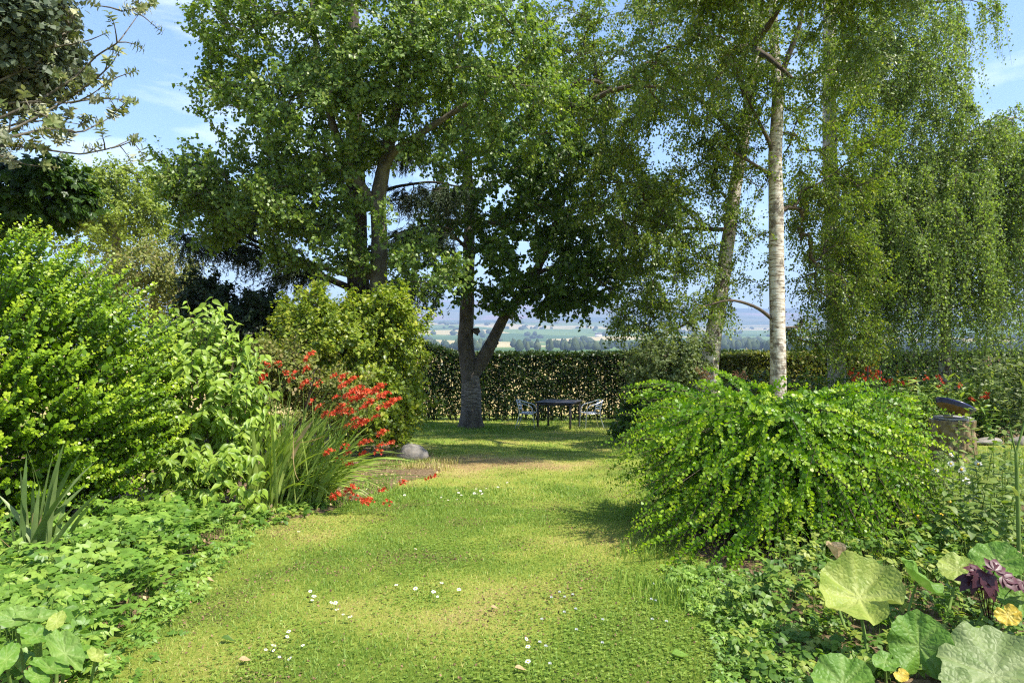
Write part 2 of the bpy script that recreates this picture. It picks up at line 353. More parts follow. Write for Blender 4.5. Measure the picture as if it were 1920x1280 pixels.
def birchbark():
    m, N, L = newmat('white_birch_bark')
    out = N.new('ShaderNodeOutputMaterial'); p = N.new('ShaderNodeBsdfPrincipled'); g = N.new('ShaderNodeTexCoord')
    mp = N.new('ShaderNodeMapping'); mp.inputs['Scale'].default_value = (5, 5, 26)
    n1 = N.new('ShaderNodeTexNoise'); n1.inputs['Scale'].default_value = 1; n1.inputs['Detail'].default_value = 5; n1.inputs['Roughness'].default_value = .65
    r1 = ramp(N, [(.33, (.05, .04, .03)), (.41, (.34, .26, .18)), (.5, (.6, .53, .43)), (.7, (.76, .72, .64))])
    mp2 = N.new('ShaderNodeMapping'); mp2.inputs['Scale'].default_value = (4.5, 4.5, 3.2)
    n2 = N.new('ShaderNodeTexNoise'); n2.inputs['Scale'].default_value = 1; n2.inputs['Detail'].default_value = 6; n2.inputs['Roughness'].default_value = .7
    r2 = ramp(N, [(.5, (0, 0, 0)), (.6, (1, 1, 1))])
    mx = N.new('ShaderNodeMix'); mx.data_type = 'RGBA'; mx.inputs[7].default_value = (.1, .075, .055, 1)
    L.new(g.outputs['Object'], mp.inputs[0]); L.new(mp.outputs[0], n1.inputs['Vector']); L.new(n1.outputs[0], r1.inputs[0])
    L.new(g.outputs['Object'], mp2.inputs[0]); L.new(mp2.outputs[0], n2.inputs['Vector']); L.new(n2.outputs[0], r2.inputs[0])
    mu = N.new('ShaderNodeMath'); mu.operation = 'MULTIPLY'; at = N.new('ShaderNodeAttribute'); at.attribute_name = 'rough_bark'
    L.new(r2.outputs[0], mu.inputs[0]); L.new(at.outputs['Fac'], mu.inputs[1])
    L.new(mu.outputs[0], mx.inputs[0]); L.new(r1.outputs[0], mx.inputs[6]); L.new(mx.outputs[2], p.inputs['Base Color'])
    b = N.new('ShaderNodeBump'); b.inputs['Strength'].default_value = .5; b.inputs['Distance'].default_value = .015
    L.new(n1.outputs[0], b.inputs['Height']); L.new(b.outputs[0], p.inputs['Normal']); p.inputs['Roughness'].default_value = .75; p.inputs['Specular IOR Level'].default_value = .2
    L.new(p.outputs[0], out.inputs[0]); return m
M_birchb = birchbark()

def cherrybark():
    m, N, L = newmat('cherry_bark')
    out = N.new('ShaderNodeOutputMaterial'); p = N.new('ShaderNodeBsdfPrincipled'); g = N.new('ShaderNodeTexCoord')
    def noise(sc, d=5):
        mp = N.new('ShaderNodeMapping'); mp.inputs['Scale'].default_value = sc; n = N.new('ShaderNodeTexNoise'); n.inputs['Scale'].default_value = 1; n.inputs['Detail'].default_value = d
        L.new(g.outputs['Object'], mp.inputs[0]); L.new(mp.outputs[0], n.inputs['Vector']); return n
    n1 = noise((9, 9, 5)); n2 = noise((5, 5, 34), 3)
    r1 = ramp(N, [(.3, (.045, .036, .026)), (.7, (.14, .115, .085))]); r2 = ramp(N, [(.46, (0, 0, 0)), (.6, (1, 1, 1))])
    at = N.new('ShaderNodeAttribute'); at.attribute_name = 'rough_bark'; mu = N.new('ShaderNodeMath'); mu.operation = 'MULTIPLY'
    mx = N.new('ShaderNodeMix'); mx.data_type = 'RGBA'; mx.inputs[7].default_value = (.27, .24, .2, 1)
    L.new(n1.outputs[0], r1.inputs[0]); L.new(n2.outputs[0], r2.inputs[0]); L.new(r2.outputs[0], mu.inputs[0]); L.new(at.outputs['Fac'], mu.inputs[1])
    L.new(mu.outputs[0], mx.inputs[0]); L.new(r1.outputs[0], mx.inputs[6]); L.new(mx.outputs[2], p.inputs['Base Color'])
    b = N.new('ShaderNodeBump'); b.inputs['Strength'].default_value = .8; b.inputs['Distance'].default_value = .03
    L.new(n1.outputs[0], b.inputs['Height']); L.new(b.outputs[0], p.inputs['Normal']); p.inputs['Roughness'].default_value = .85
    L.new(p.outputs[0], out.inputs[0]); return m
M_cherryb = cherrybark()

# ------------------------------------------------------------------ ground
LEFT_BED = [tuple(G(*q)[:2]) for q in [(-400, 1500), (60, 1340), (150, 1270), (240, 1175), (320, 1090), (400, 1015), (490, 985), (610, 962), (690, 930), (760, 902), (826, 888), (838, 872), (800, 848), (768, 826), (748, 800)]] + [(-3.6, 20.5), (-30, 22), (-30, 2)]
RIGHT_BED = [tuple(G(*q)[:2]) for q in [(1340, 1500), (1400, 1250), (1390, 1150), (1330, 1090), (1290, 1000), (1260, 930), (1240, 880)]] + [(2.3, 12.5), (3.2, 11.5), (4.2, 8.2), (7, 6.6), (12, 6), (12, 1.5)]
FAR_BED = [(2.9, 15.5), (3.2, 24), (40, 24), (40, 14.2), (12, 13.6), (7.5, 15)]
def gblob(x, y, c, r): return np.exp(-((x - c[0]) ** 2 + (y - c[1]) ** 2) / (r * r))
DRYSPOTS = [(G(880, 868), 1.0, .55), (G(990, 872), 1.0, .5), (G(780, 875), .8, .45), (G(760, 1140), .55, .28), (G(620, 1120), .4, .2), (G(900, 1190), .4, .22), (G(560, 1010), .4, .3), (G(1130, 1000), .6, .28), (G(430, 1240), .35, .35), (G(1040, 1010), .6, .25)]
def dryness(x, y):
    v = 1.15 * (N2.fbm(x * 1.1, y * 1.1, 4) - .42) + .55 * (N3.fbm(x * 4, y * 4, 3) - .5)
    for c, r, a in DRYSPOTS: v = v + a * gblob(x, y, c, r)
    v = v - .45 * gblob(x, y, G(1150, 1230), .7) - .2 * gblob(x, y, G(800, 950), .9)
    return np.clip(v + .18, 0, 1)
def mossy(x, y): return np.clip((N3.fbm(x * 2.3 + 40, y * 2.3, 4) - .5) * 4.5, 0, 1)

def groundmat():
    m, N, L = newmat('lawn_ground')
    out = N.new('ShaderNodeOutputMaterial'); p = N.new('ShaderNodeBsdfPrincipled'); g = N.new('ShaderNodeTexCoord')
    a1 = N.new('ShaderNodeAttribute'); a1.attribute_name = 'dry'; a2 = N.new('ShaderNodeAttribute'); a2.attribute_name = 'moss'
    n1 = N.new('ShaderNodeTexNoise'); n1.inputs['Scale'].default_value = 38; n1.inputs['Detail'].default_value = 7; n1.inputs['Roughness'].default_value = .75
    L.new(g.outputs['Object'], n1.inputs['Vector'])
    ad = N.new('ShaderNodeMath'); ad.operation = 'MULTIPLY_ADD'; ad.inputs[1].default_value = 1.5; ad.inputs[2].default_value = -.75
    L.new(n1.outputs[0], ad.inputs[0]); sm = N.new('ShaderNodeMath'); sm.operation = 'ADD'; L.new(ad.outputs[0], sm.inputs[0]); L.new(a1.outputs['Fac'], sm.inputs[1])
    r = ramp(N, [(0, (.13, .2, .024)), (.3, (.25, .3, .045)), (.55, (.36, .35, .075)), (.8, (.4, .32, .11)), (1, (.37, .25, .11))])
    L.new(sm.outputs[0], r.inputs[0])
    mx = N.new('ShaderNodeMix'); mx.data_type = 'RGBA'; mx.inputs[7].default_value = (.1, .07, .035, 1)
    mm = N.new('ShaderNodeMath'); mm.operation = 'MULTIPLY'; r2 = ramp(N, [(.5, (0, 0, 0)), (.62, (1, 1, 1))]); n2 = N.new('ShaderNodeTexNoise'); n2.inputs['Scale'].default_value = 55; n2.inputs['Detail'].default_value = 4
    L.new(g.outputs['Object'], n2.inputs['Vector']); L.new(n2.outputs[0], r2.inputs[0]); L.new(r2.outputs[0], mm.inputs[0]); L.new(a2.outputs['Fac'], mm.inputs[1])
    L.new(mm.outputs[0], mx.inputs[0]); L.new(r.outputs[0], mx.inputs[6]); L.new(mx.outputs[2], p.inputs['Base Color'])
    b = N.new('ShaderNodeBump'); b.inputs['Strength'].default_value = 1; b.inputs['Distance'].default_value = .03; L.new(n1.outputs[0], b.inputs['Height']); L.new(b.outputs[0], p.inputs['Normal'])
    p.inputs['Roughness'].default_value = .95; p.inputs['Specular IOR Level'].default_value = .1
    L.new(p.outputs[0], out.inputs[0]); return m
M_lawn = groundmat()

def grid(xs, ys, zf):
    X, Y = np.meshgrid(xs, ys); Z = zf(X, Y); V = np.stack([X, Y, Z], -1).reshape(-1, 3); nx = len(xs)
    i = (np.arange(len(ys) - 1)[:, None] * nx + np.arange(nx - 1)[None]).ravel()
    return V, np.stack([i, i + 1, i + nx + 1, i + nx], -1)
xs = np.concatenate([np.arange(-45, -12, 1.0), np.arange(-12, 12, .16), np.arange(12, 45.1, 1.0)]); ys = np.concatenate([np.arange(-20, 1, 1.0), np.arange(1, 26, .16)])
V, F = grid(xs, ys, zg)
structure('lawn', V, F, M_lawn, smooth=True, pattr={'dry': dryness(V[:, 0], V[:, 1]), 'moss': mossy(V[:, 0], V[:, 1])})
def bed(poly, name, x0, x1, y0, y1, st=.1):
    def inside(x, y): return inpoly(x + .14 * (N1.fbm(x * 4, y * 4) - .5), y + .14 * (N2.fbm(x * 4, y * 4) - .5), poly)
    def zf(x, y):
        fr = sum(inside(x + .16 * math.cos(a), y + .16 * math.sin(a)).astype(float) for a in np.arange(8) * .785) / 8
        return zg(x, y) - .03 + .055 * np.clip(fr, 0, 1) + .03 * (N3.fbm(x * 5, y * 5) - .4)
    V, F = grid(np.arange(x0, x1, st), np.arange(y0, y1, st), zf)
    c = V[F].mean(1); k = inside(c[:, 0], c[:, 1]); F = F[k]
    u, inv = np.unique(F, return_inverse=True)
    structure(name, V[u], inv.reshape(-1, 4), M_soil, smooth=True)
bed(LEFT_BED, 'flower_bed', -14, .5, 1, 21); bed(RIGHT_BED, 'flower_bed', 0, 9, 1, 13); bed(FAR_BED, 'flower_bed', 2, 26, 13, 24.2, .2)

# valley and hills
VR = [18, 30, 100, 300, 500, 900, 1500, 2500, 4000, 6000, 7800, 9000, 10500]
VZ = [-2.0, -2.8, -4.0, -6.5, -9, -12, -10, 16, 78, 170, 390, 480, 420]
def zv(x, y):
    r = np.hypot(x, y); th = np.arctan2(x, y); lr = np.log(np.maximum(r, 1))
    base = np.interp(r, VR, VZ)
    n = N2.fbm(th * 6 + 20, lr * 5, 5) - .5; n2 = N1.fbm(th * 3.2 + 5, lr * 1.2 + 3, 3) - .5
    k = np.clip((r - 1500) / 6500, 0, 1)
    return base + k * (n * 130 + n2 * 160) + np.clip(r / 1500, 0, 1) * n * 4
rr = np.concatenate([np.geomspace(18, 1500, 30)[:-1], np.geomspace(1500, 10500, 90)]); tt = np.linspace(-np.pi, np.pi, 481)[:-1]
R_, T_ = np.meshgrid(rr, tt, indexing='ij'); X, Y = R_ * np.sin(T_), R_ * np.cos(T_); V = np.stack([X, Y, zv(X, Y)], -1).reshape(-1, 3)
i = np.arange(len(rr) - 1)[:, None] * 480; j = np.arange(480)[None]; j2 = (j + 1) % 480
F = np.stack([i + j, i + 480 + j, i + 480 + j2, i + j2], -1).reshape(-1, 4)[:, ::-1]
def valleymat():
    m, N, L = newmat('valley_fields')
    out = N.new('ShaderNodeOutputMaterial'); p = N.new('ShaderNodeBsdfPrincipled'); g = N.new('ShaderNodeTexCoord')
    vo = N.new('ShaderNodeTexVoronoi'); vo.inputs['Scale'].default_value = .0035; vo.inputs['Randomness'].default_value = .9
    n0 = N.new('ShaderNodeTexNoise'); n0.inputs['Scale'].default_value = .002; n0.inputs['Detail'].default_value = 3
    mpv = N.new('ShaderNodeMapping'); mpv.inputs['Scale'].default_value = (.7, 1, 0); L.new(g.outputs['Object'], mpv.inputs[0]); L.new(mpv.outputs[0], vo.inputs['Vector'])
    se = N.new('ShaderNodeSeparateColor'); L.new(vo.outputs['Color'], se.inputs[0])
    r = ramp(N, [(0, (.06, .11, .03)), (.3, (.12, .18, .05)), (.48, (.38, .31, .14)), (.62, (.42, .34, .17)), (.72, (.1, .16, .045)), (1, (.3, .28, .1))]); r.color_ramp.interpolation = 'CONSTANT'
    L.new(se.outputs[0], r.inputs[0])
    # forest / moor on the hills by height and noise
    sx = N.new('ShaderNodeSeparateXYZ'); L.new(g.outputs['Object'], sx.inputs[0])
    n1 = N.new('ShaderNodeTexNoise'); n1.inputs['Scale'].default_value = .0016; n1.inputs['Detail'].default_value = 6; L.new(g.outputs['Object'], n1.inputs['Vector'])
    rm = ramp(N, [(.32, (.025, .045, .022)), (.47, (.035, .06, .025)), (.5, (.12, .13, .06)), (.58, (.14, .13, .07)), (.63, (.25, .15, .14)), (.75, (.3, .2, .17))]); L.new(n1.outputs[0], rm.inputs[0])
    mr = N.new('ShaderNodeMapRange'); mr.inputs[1].default_value = 60; mr.inputs[2].default_value = 190; L.new(sx.outputs[2], mr.inputs[0])
    mx = N.new('ShaderNodeMix'); mx.data_type = 'RGBA'; L.new(mr.outputs[0], mx.inputs[0]); L.new(r.outputs[0], mx.inputs[6]); L.new(rm.outputs[0], mx.inputs[7])
    # ripe barley in the nearest fields
    mr2 = N.new('ShaderNodeMapRange'); mr2.inputs[1].default_value = 820; mr2.inputs[2].default_value = 840; L.new(sx.outputs[1], mr2.inputs[0])
    n3 = N.new('ShaderNodeTexNoise'); n3.inputs['Scale'].default_value = .05; n3.inputs['Detail'].default_value = 5; L.new(g.outputs['Object'], n3.inputs['Vector'])
    r3 = ramp(N, [(.3, (.36, .28, .1)), (.7, (.5, .38, .17))]); L.new(n3.outputs[0], r3.inputs[0])
    m2 = N.new('ShaderNodeMix'); m2.data_type = 'RGBA'; L.new(mr2.outputs[0], m2.inputs[0]); L.new(r3.outputs[0], m2.inputs[6]); L.new(mx.outputs[2], m2.inputs[7])
    L.new(m2.outputs[2], p.inputs['Base Color']); p.inputs['Roughness'].default_value = .95; p.inputs['Specular IOR Level'].default_value = .05
    L.new(p.outputs[0], out.inputs[0]); return m
structure('hills', V, F, valleymat(), smooth=True)

# far woods and farmhouses
def far_wood(name, label, specs):
    mb = MB()
    for (th, r, h, wd) in specs:
        x, y = r * math.sin(th), r * math.cos(th); z = float(zv(np.array(x), np.array(y)))
        n = 7; a = np.arange(n) / n * 2 * np.pi; lv = [(0, .5), (.25, 1), (.6, .8), (.88, .42)]
        P = []
        for (f, q) in lv:
            k = wd * q * rng.uniform(.7, 1.2, n); P.append(np.stack([x + k * np.cos(a), y + k * np.sin(a), z + h * f + rng.uniform(-.06, .06, n) * h], -1))
        P = np.concatenate(P + [np.array([[x, y, z + h]])]); q = []
        for L_ in range(3):
            for i in range(n): q.append([L_ * n + i, L_ * n + (i + 1) % n, L_ * n + n + (i + 1) % n, L_ * n + n + i])
        t = [[3 * n + i, 3 * n + (i + 1) % n, 4 * n] for i in range(n)]
        tv = rng.random()
        mb.add(P, [np.array(q), np.array(t)], tv)
    o = mb.build(name, M_yew_far, None, kind='stuff'); o['label'] = label; o['category'] = 'wood'
M_yew_far = leafmat('far_tree', [(.03, .05, .02), (.05, .075, .028), (.08, .1, .04)], .1, .7, .1)
sp = []
for k in range(900):
    r = rng.uniform(950, 1400); th = rng.uniform(-.75, .75)
    if N2.n(np.array(th * 40), np.array(r * .006)) < .22: continue
    sp.append((th, r, rng.uniform(9, 19), rng.uniform(4, 8)))
far_wood('woodland_belt', 'dark tree belt across the valley floor beyond the golden field', sp)
sp = []
for k in range(1500):
    r = rng.uniform(1500, 5200); th = rng.uniform(-.75, .75)
    if N3.n(np.array(th * 30), np.array(r * .004)) < .58: continue
    sp.append((th, r, rng.uniform(10, 20), rng.uniform(8, 18)))
far_wood('hedgerow_trees', 'scattered trees and copses between the fields below the far hills', sp)
M_wall = noisemat('white_wall', [(.3, (.75, .74, .7)), (.7, (.8, .8, .77))], (1, 1, 1), 3, .8, 0)
M_roof = noisemat('slate_roof', [(.3, (.13, .13, .14)), (.7, (.2, .2, .21))], (1, 1, 1), 3, .8, 0)
M_win = noisemat('dark_window', [(.3, (.02, .02, .03)), (.7, (.04, .04, .05))], (1, 1, 1), 3, .2, 0)
def farmhouse(px, r, wd, label, rz):
    th = math.atan((px - 960) / FPX); x, y = r * math.sin(th), r * math.cos(th); z = float(zv(np.array(x), np.array(y))) - 1
    t = thing('farmhouse', label, 'house', (x, y, z), 'white farmhouses on the far valley side')
    dp, h = wd * .5, wd * .42; c, s = math.cos(rz), math.sin(rz); Rm = np.array([[c, s, 0], [-s, c, 0], [0, 0, 1]])
    o = np.array([x, y, z])
    v, f = box((0, 0, h / 2), (wd, dp, h)); part('wall', v @ Rm + o, f, M_wall, t)
    e = wd / 2 + .4; g = dp / 2 + .4; hr = h + dp * .45
    v = np.array([[-e, -g, h - .1], [e, -g, h - .1], [e, g, h - .1], [-e, g, h - .1], [-e, 0, hr], [e, 0, hr]])
    part('roof', v @ Rm + o, [np.array([[0, 1, 5, 4], [2, 3, 4, 5], [0, 3, 2, 1]]), np.array([[0, 4, 3], [1, 2, 5]])], M_roof, t)
    v, f = box((-wd * .35, 0, hr + .5), (1.2, 1.2, 2.2)); part('chimney', v @ Rm + o, f, M_wall, t)
    for k in (-.3, 0, .3):
        v, f = box((k * wd, -dp / 2 - .02, h * .5), (wd * .09, .1, h * .32)); part('window', v @ Rm + o, f, M_win, t)
farmhouse(1122, 2300, 22, 'long white farmhouse with slate roof on the far valley side, seen between cherry and birches', .2)
farmhouse(1032, 1900, 11, 'small white cottage among trees below the far hills, right of the forked cherry trunk', -.3)

# ------------------------------------------------------------------ haze
hv = bpy.data.materials.new('haze_air'); hv.use_nodes = True; hn = hv.node_tree; hn.nodes.clear()
ho = hn.nodes.new('ShaderNodeOutputMaterial'); pv = hn.nodes.new('ShaderNodeVolumePrincipled')
pv.inputs['Color'].default_value = (.5, .66, .95, 1); pv.inputs['Density'].default_value = 0.0002; pv.inputs['Anisotropy'].default_value = 0.0
hn.links.new(pv.outputs[0], ho.inputs['Volume'])
V, F = box((0, 0, 360), (22000, 22000, 800)); o = part('haze', V, F, hv, None, kind='stuff')

# ------------------------------------------------------------------ trees
def bez(P0, P1, P2, u):
    u = u[..., None]; return (1 - u) ** 2 * P0 + 2 * u * (1 - u) * P1 + u * u * P2

def trunk_mesh(pts, rad, sides=14, lump=.08, step=.14, flare=0.0, rough=None):
    P, r = smooth_line(pts, rad, step)
    if flare: 
        h = P[:, 2] - P[0, 2]; r = r * (1 + flare * np.exp(-h / .25))
    V, F = tubes(P[None], r[None], sides)
    a = np.tile(np.arange(sides), len(P)); zz = np.repeat(np.arange(len(P)), sides)
    k = 1 + lump * (N1.fbm(a * .9 + 3, zz * .35, 3) - .5) * 2 + lump * .8 * (N2.n(a * .7, zz * .09) - .5) * 2
    C = np.repeat(P, sides, 0); V = C + (V - C) * k[:, None]
    return V, F, P, r

def grow(limbs, targets, droop=0.0, n=7, wig=.06):
    """limbs: list of (P, r) skeleton lines. Returns branch points (m,n,3), radii (m,n)"""
    pos = np.concatenate([P for P, r in limbs]); dr = np.concatenate([nz(np.gradient(P, axis=0)) for P, r in limbs]); own = np.full(len(pos), -1)
    d0 = np.array([np.min(np.linalg.norm(pos - t, axis=1)) for t in targets]); order = np.argsort(d0)
    B = []; par = []
    pos = list(pos); cap = len(pos) + len(targets) * (n - 2) + 8
    PA = np.zeros((cap, 3)); DA = np.zeros((cap, 3)); OA = np.full(cap, -1); k = len(pos); PA[:k] = pos; DA[:k] = dr
    us = np.linspace(0, 1, n)
    for t in order:
        T = targets[t]; v = T - PA[:k]; d = np.linalg.norm(v, axis=1) + 1e-6
        c = d * (1 + .45 * (1 - (v * DA[:k]).sum(1) / d)) + np.where(OA[:k] < 0, 0, .12)
        i = int(np.argmin(c)); L = d[i]
        P0 = PA[i]; P1 = P0 + nz(DA[i] * .8 + v[i] / L + np.array([0, 0, .25])) * L * .5
        pts = bez(P0, P1, T, us); pts[1:-1] += rng.normal(size=(n - 2, 3)) * wig * L * .25; pts[:, 2] -= droop * L * us ** 3
        dd = nz(np.gradient(pts, axis=0))
        b = len(B); B.append(pts); par.append(OA[i])
        PA[k:k + n - 2] = pts[2:]; DA[k:k + n - 2] = dd[2:]; OA[k:k + n - 2] = b; k += n - 2
    wgt = np.ones(len(B))
    for b in range(len(B) - 1, -1, -1):
        if par[b] >= 0: wgt[par[b]] += wgt[b]
    B = np.array(B); r0 = .006 * wgt ** .5 + .003
    R = r0[:, None] * (1 - us[None] * .7)
    return B, R

def ball(n, shell=.4):
    v = rdir(n); r = rng.random(n) ** (1 / 3); r = r * (1 - shell) + shell * np.maximum(r, .75 + .25 * rng.random(n)); return v * r[:, None]
def blobs(lst, dens=1.0):
    out = []
    for (px, py, d, rx, ry, rd, n) in lst:
        b = ball(int(n * dens)); c = W(px, py, d); out.append(c + b * np.array([rx / FPX * d, rd, ry / FPX * d]))
    return np.concatenate(out)

def twig_leaves(B, K, L, nl, tm, size, up=0.2, spread=.9, leafdroop=.35, tw_r=.003, u0=.45, norm_up=.7, hang=0.0, slim=1.0, jit=.06):
    """short twigs on the outer part of each branch, leaves along them"""
    m, n, _ = B.shape; M = m * K
    bi = np.repeat(np.arange(m), K); u = u0 + (1 - u0) * rng.random(M) ** .7; u[::K] = 1.0
    f = u * (n - 1); i = np.minimum(f.astype(int), n - 2); fr = (f - i)[:, None]
    S = B[bi, i] * (1 - fr) + B[bi, i + 1] * fr; D = nz(B[bi, i + 1] - B[bi, i])
    d = nz(D + rng.normal(size=(M, 3)) * spread * .6 + np.array([0, 0, up])); ln = L * rng.uniform(.55, 1.3, M)
    E = S + d * ln[:, None]; E[:, 2] -= hang * ln
    C = S + d * ln[:, None] * .5
    TP = np.stack([S, E], 1)
    tv, tf = tubes(TP, np.broadcast_to(tw_r * np.array([1, .4]), (M, 2)), 3)
    q = (np.arange(nl)[None] + rng.random((M, nl))) / nl * .92 + .08
    Pl = ((1 - q) ** 2)[..., None] * S[:, None] + (2 * q * (1 - q))[..., None] * C[:, None] + (q * q)[..., None] * E[:, None]
    Pl = Pl.reshape(-1, 3); n_ = len(Pl); dd = np.repeat(nz(E - S), nl, 0)
    Pl = Pl + rng.normal(size=(n_, 3)) * jit * .5
    Fw = nz(dd * .45 + rdir(n_) * .75 + np.array([0, 0, -leafdroop])); Nn = rdir(n_) * .75 + np.array([TO_SUN.x * .3, TO_SUN.y * .3, norm_up])
    Nn = Nn + nz(Pl - B[:, -1].mean(0)) * .8
    s = size * rng.uniform(.65, 1.2, n_)
    lv, lf = place(tm, Pl, Fw, Nn, s, slim)
    tint = np.clip(.62 * rng.random(n_) ** 1.15 + .38 * np.repeat(rng.random(M), nl) + rng.normal(size=n_) * .03, 0, 1)
    return (lv, lf, tint_rep(tint, tm)), (tv, tf)

def strands(B, K, lmin, lmax, per_m, tm, size, u0=.3, sway=.3, minz=None):
    m, n, _ = B.shape; M = m * K; bi = np.repeat(np.arange(m), K); f = (u0 + (1 - u0) * rng.random(M)) * (n - 1); i = np.minimum(f.astype(int), n - 2); fr = (f - i)[:, None]
    S = B[bi, i] * (1 - fr) + B[bi, i + 1] * fr; D = nz(B[bi, i + 1] - B[bi, i]); ln = rng.uniform(lmin, lmax, M)
    if minz is not None: ln = np.minimum(ln, np.maximum(.15, S[:, 2] - minz - rng.random(M) * .5))
    out = nz(D * np.array([1, 1, .3]) + rng.normal(size=(M, 3)) * .5); C = S + out * (.12 + .12 * ln)[:, None]
    E = C + np.stack([rng.normal(size=M) * sway * ln * .5, rng.normal(size=M) * sway * ln * .5, -ln], -1)
    TP = np.stack([bez(S, C, E, np.full(M, q)) for q in (0, .45, 1)], 1)
    tv, tf = tubes(TP, np.broadcast_to(.0035 * np.array([1, .8, .4]), (M, 3)), 3)
    cnt = np.maximum(3, (ln * per_m).astype(int)); idx = np.repeat(np.arange(M), cnt); q = rng.random(len(idx)) * .95 + .05
    Pl = ((1 - q) ** 2)[:, None] * S[idx] + (2 * q * (1 - q))[:, None] * C[idx] + (q * q)[:, None] * E[idx]; n_ = len(Pl)
    Pl += rng.normal(size=(n_, 3)) * .04
    Fw = nz(rdir(n_) * np.array([1, 1, .6]) * .8 + np.array([0, 0, -.65])); Nn = rdir(n_) + np.array([.15, -.45, .35])
    lv, lf = place(tm, Pl, Fw, Nn, size * rng.uniform(.65, 1.25, n_))
    tint = np.clip(.6 * rng.random(n_) ** 1.3 + .4 * rng.random(M)[idx], 0, 1)
    return (lv, lf, tint_rep(tint, tm)), (tv, tf)

def finish_tree(t, trunk_list, bark, B, R, tw, lv, leafm, sides=5, twigm=None, rough=None):
    for k, (V, F, P, r) in enumerate(trunk_list):
        rb = np.ones(len(V)) if rough is None else rough(V)
        part('trunk' if k == 0 else 'limb', V, F, bark if k == 0 or twigm is None else twigm, t, None, True, None, {'rough_bark': rb})
    mb = MB(); v, f = tubes(B[:, ::2], R[:, ::2], 4); mb.add(v, f)
    for (tv, tf) in tw: mb.add(tv, tf)
    mb.build('branches', twigm or bark, t, True, 'stuff')
    mb = MB()
    for (a, b, c) in lv: mb.add(a, b, c)
    mb.build('crown', leafm, t, False, 'stuff')

# --- aspen in front left
d = 13.5
base = onground(705, d)
t = thing('aspen_tree', 'tall round-leaved aspen with pale twin stems rising behind the yellow-green bush', 'tree', base)
tr = [trunk_mesh([base, W(708, 560, d), W(712, 450, d), W(708, 370, d), W(722, 300, d), W(745, 190, d), W(770, 80, d), W(790, -80, d), W(800, -330, d)], [.2, .17, .165, .16, .13, .11, .09, .06, .02], flare=.4),
      trunk_mesh([W(710, 400, d), W(690, 370, d - .1), W(655, 320, d - .2), W(625, 240, d - .3), W(600, 140, d - .3), W(585, 20, d - .2), W(580, -160, d)], [.12, .115, .1, .08, .06, .045, .02], 10),
      trunk_mesh([W(714, 330, d), W(735, 285, d - .2), W(790, 250, d - .5), W(860, 205, d - .8), W(930, 160, d - .9)], [.1, .085, .07, .05, .03], 10),
      trunk_mesh([W(700, 520, d), W(678, 500, d + .2), W(660, 440, d + .3), W(640, 330, d + .5), W(560, 330, d), W(470, 340, d - .3)], [.09, .08, .07, .05, .035, .02], 8)]
T = blobs([(520, 70, d, 150, 110, 1.6, 90), (680, 70, d - .5, 180, 130, 1.8, 110), (860, 110, d - .6, 170, 140, 1.7, 110), (470, 200, d, 90, 80, 1.2, 45), (600, 230, d - .5, 140, 100, 1.6, 80), (430, 350, d, 125, 55, 1.2, 75), (360, 340, d, 65, 40, .8, 25),
           (560, 390, d - .4, 150, 55, 1.3, 60), (600, 330, d - .8, 60, 50, .6, 10), (720, 150, d - 1, 150, 60, 1, 45), (700, -130, d, 330, 120, 2.3, 80), (420, -40, d, 60, 60, 1, 20), (395, 420, d, 60, 40, .8, 20), (610, 470, d - .3, 110, 40, .8, 26), (840, 270, d - .8, 120, 50, 1, 22), (980, 190, d - .6, 100, 110, 1.3, 40),
           (800, 500, d - .5, 70, 55, .7, 16), (690, 440, d - 1, 60, 60, .5, 4), (730, 480, d, 70, 30, .7, 8), (700, -300, d, 200, 80, 2, 20)])
T = T[T[:, 2] > -.2 + zg(T[:, 0], T[:, 1])]
B, R = grow([(a[2], a[3]) for a in tr], T)
lv, tw = twig_leaves(B, 8, .42, 15, T_RKITE, .074, up=.15, leafdroop=.4, u0=.4)
finish_tree(t, tr, M_barkG, B, R, [tw], [lv], M_aspen)

# --- conifer behind it
d = 16.5
base = onground(672, d)
t = thing('conifer_tree', 'dark needled conifer with long bare boughs behind the aspen', 'tree', base)
tr = [trunk_mesh([base, W(672, 560, d), W(668, 400, d), W(664, 250, d), W(662, 50, d), W(662, -200, d)], [.3, .27, .25, .21, .15, .03], flare=.2)]
limbs = []
for (pts, r0) in [([(668, 545), (610, 520), (540, 485), (450, 450), (350, 440)], .09), ([(668, 520), (600, 500), (520, 470), (430, 430), (380, 425)], .07), ([(668, 480), (740, 440), (800, 420), (850, 430)], .05),
                  ([(668, 420), (590, 400), (500, 390), (400, 400)], .06), ([(666, 380), (740, 350), (810, 340), (860, 350)], .05), ([(664, 300), (600, 290), (540, 300)], .05), ([(664, 280), (740, 260), (800, 265)], .05), ([(668, 550), (720, 530), (790, 520)], .04)]:
    q = [W(px, py, d - .25 * k + rng.normal() * .1) for k, (px, py) in enumerate(pts)]
    limbs.append(trunk_mesh(q, np.linspace(r0, .015, len(q)), 8))
tr += limbs
T = []
for V_, F_, P, r in limbs:
    for k in range(34):
        p = P[int(rng.uniform(.3, 1) * (len(P) - 1))]; T.append(p + np.array([rng.normal() * .25, rng.normal() * .35, -.05 - rng.random() * .3]))
T = np.array(T); B, R = grow([(a[2], a[3]) for a in limbs], T, droop=.15)
lv, tw = twig_leaves(B, 9, .45, 34, (np.array([[-.13, 0, 0], [.1, 0, 0], [0, 1, 0]]), np.array([[0, 1, 2]])), .095, up=-.35, leafdroop=.3, u0=.1, hang=.3, jit=.01)
finish_tree(t, tr, M_barkD, B, R, [tw], [lv], M_con)

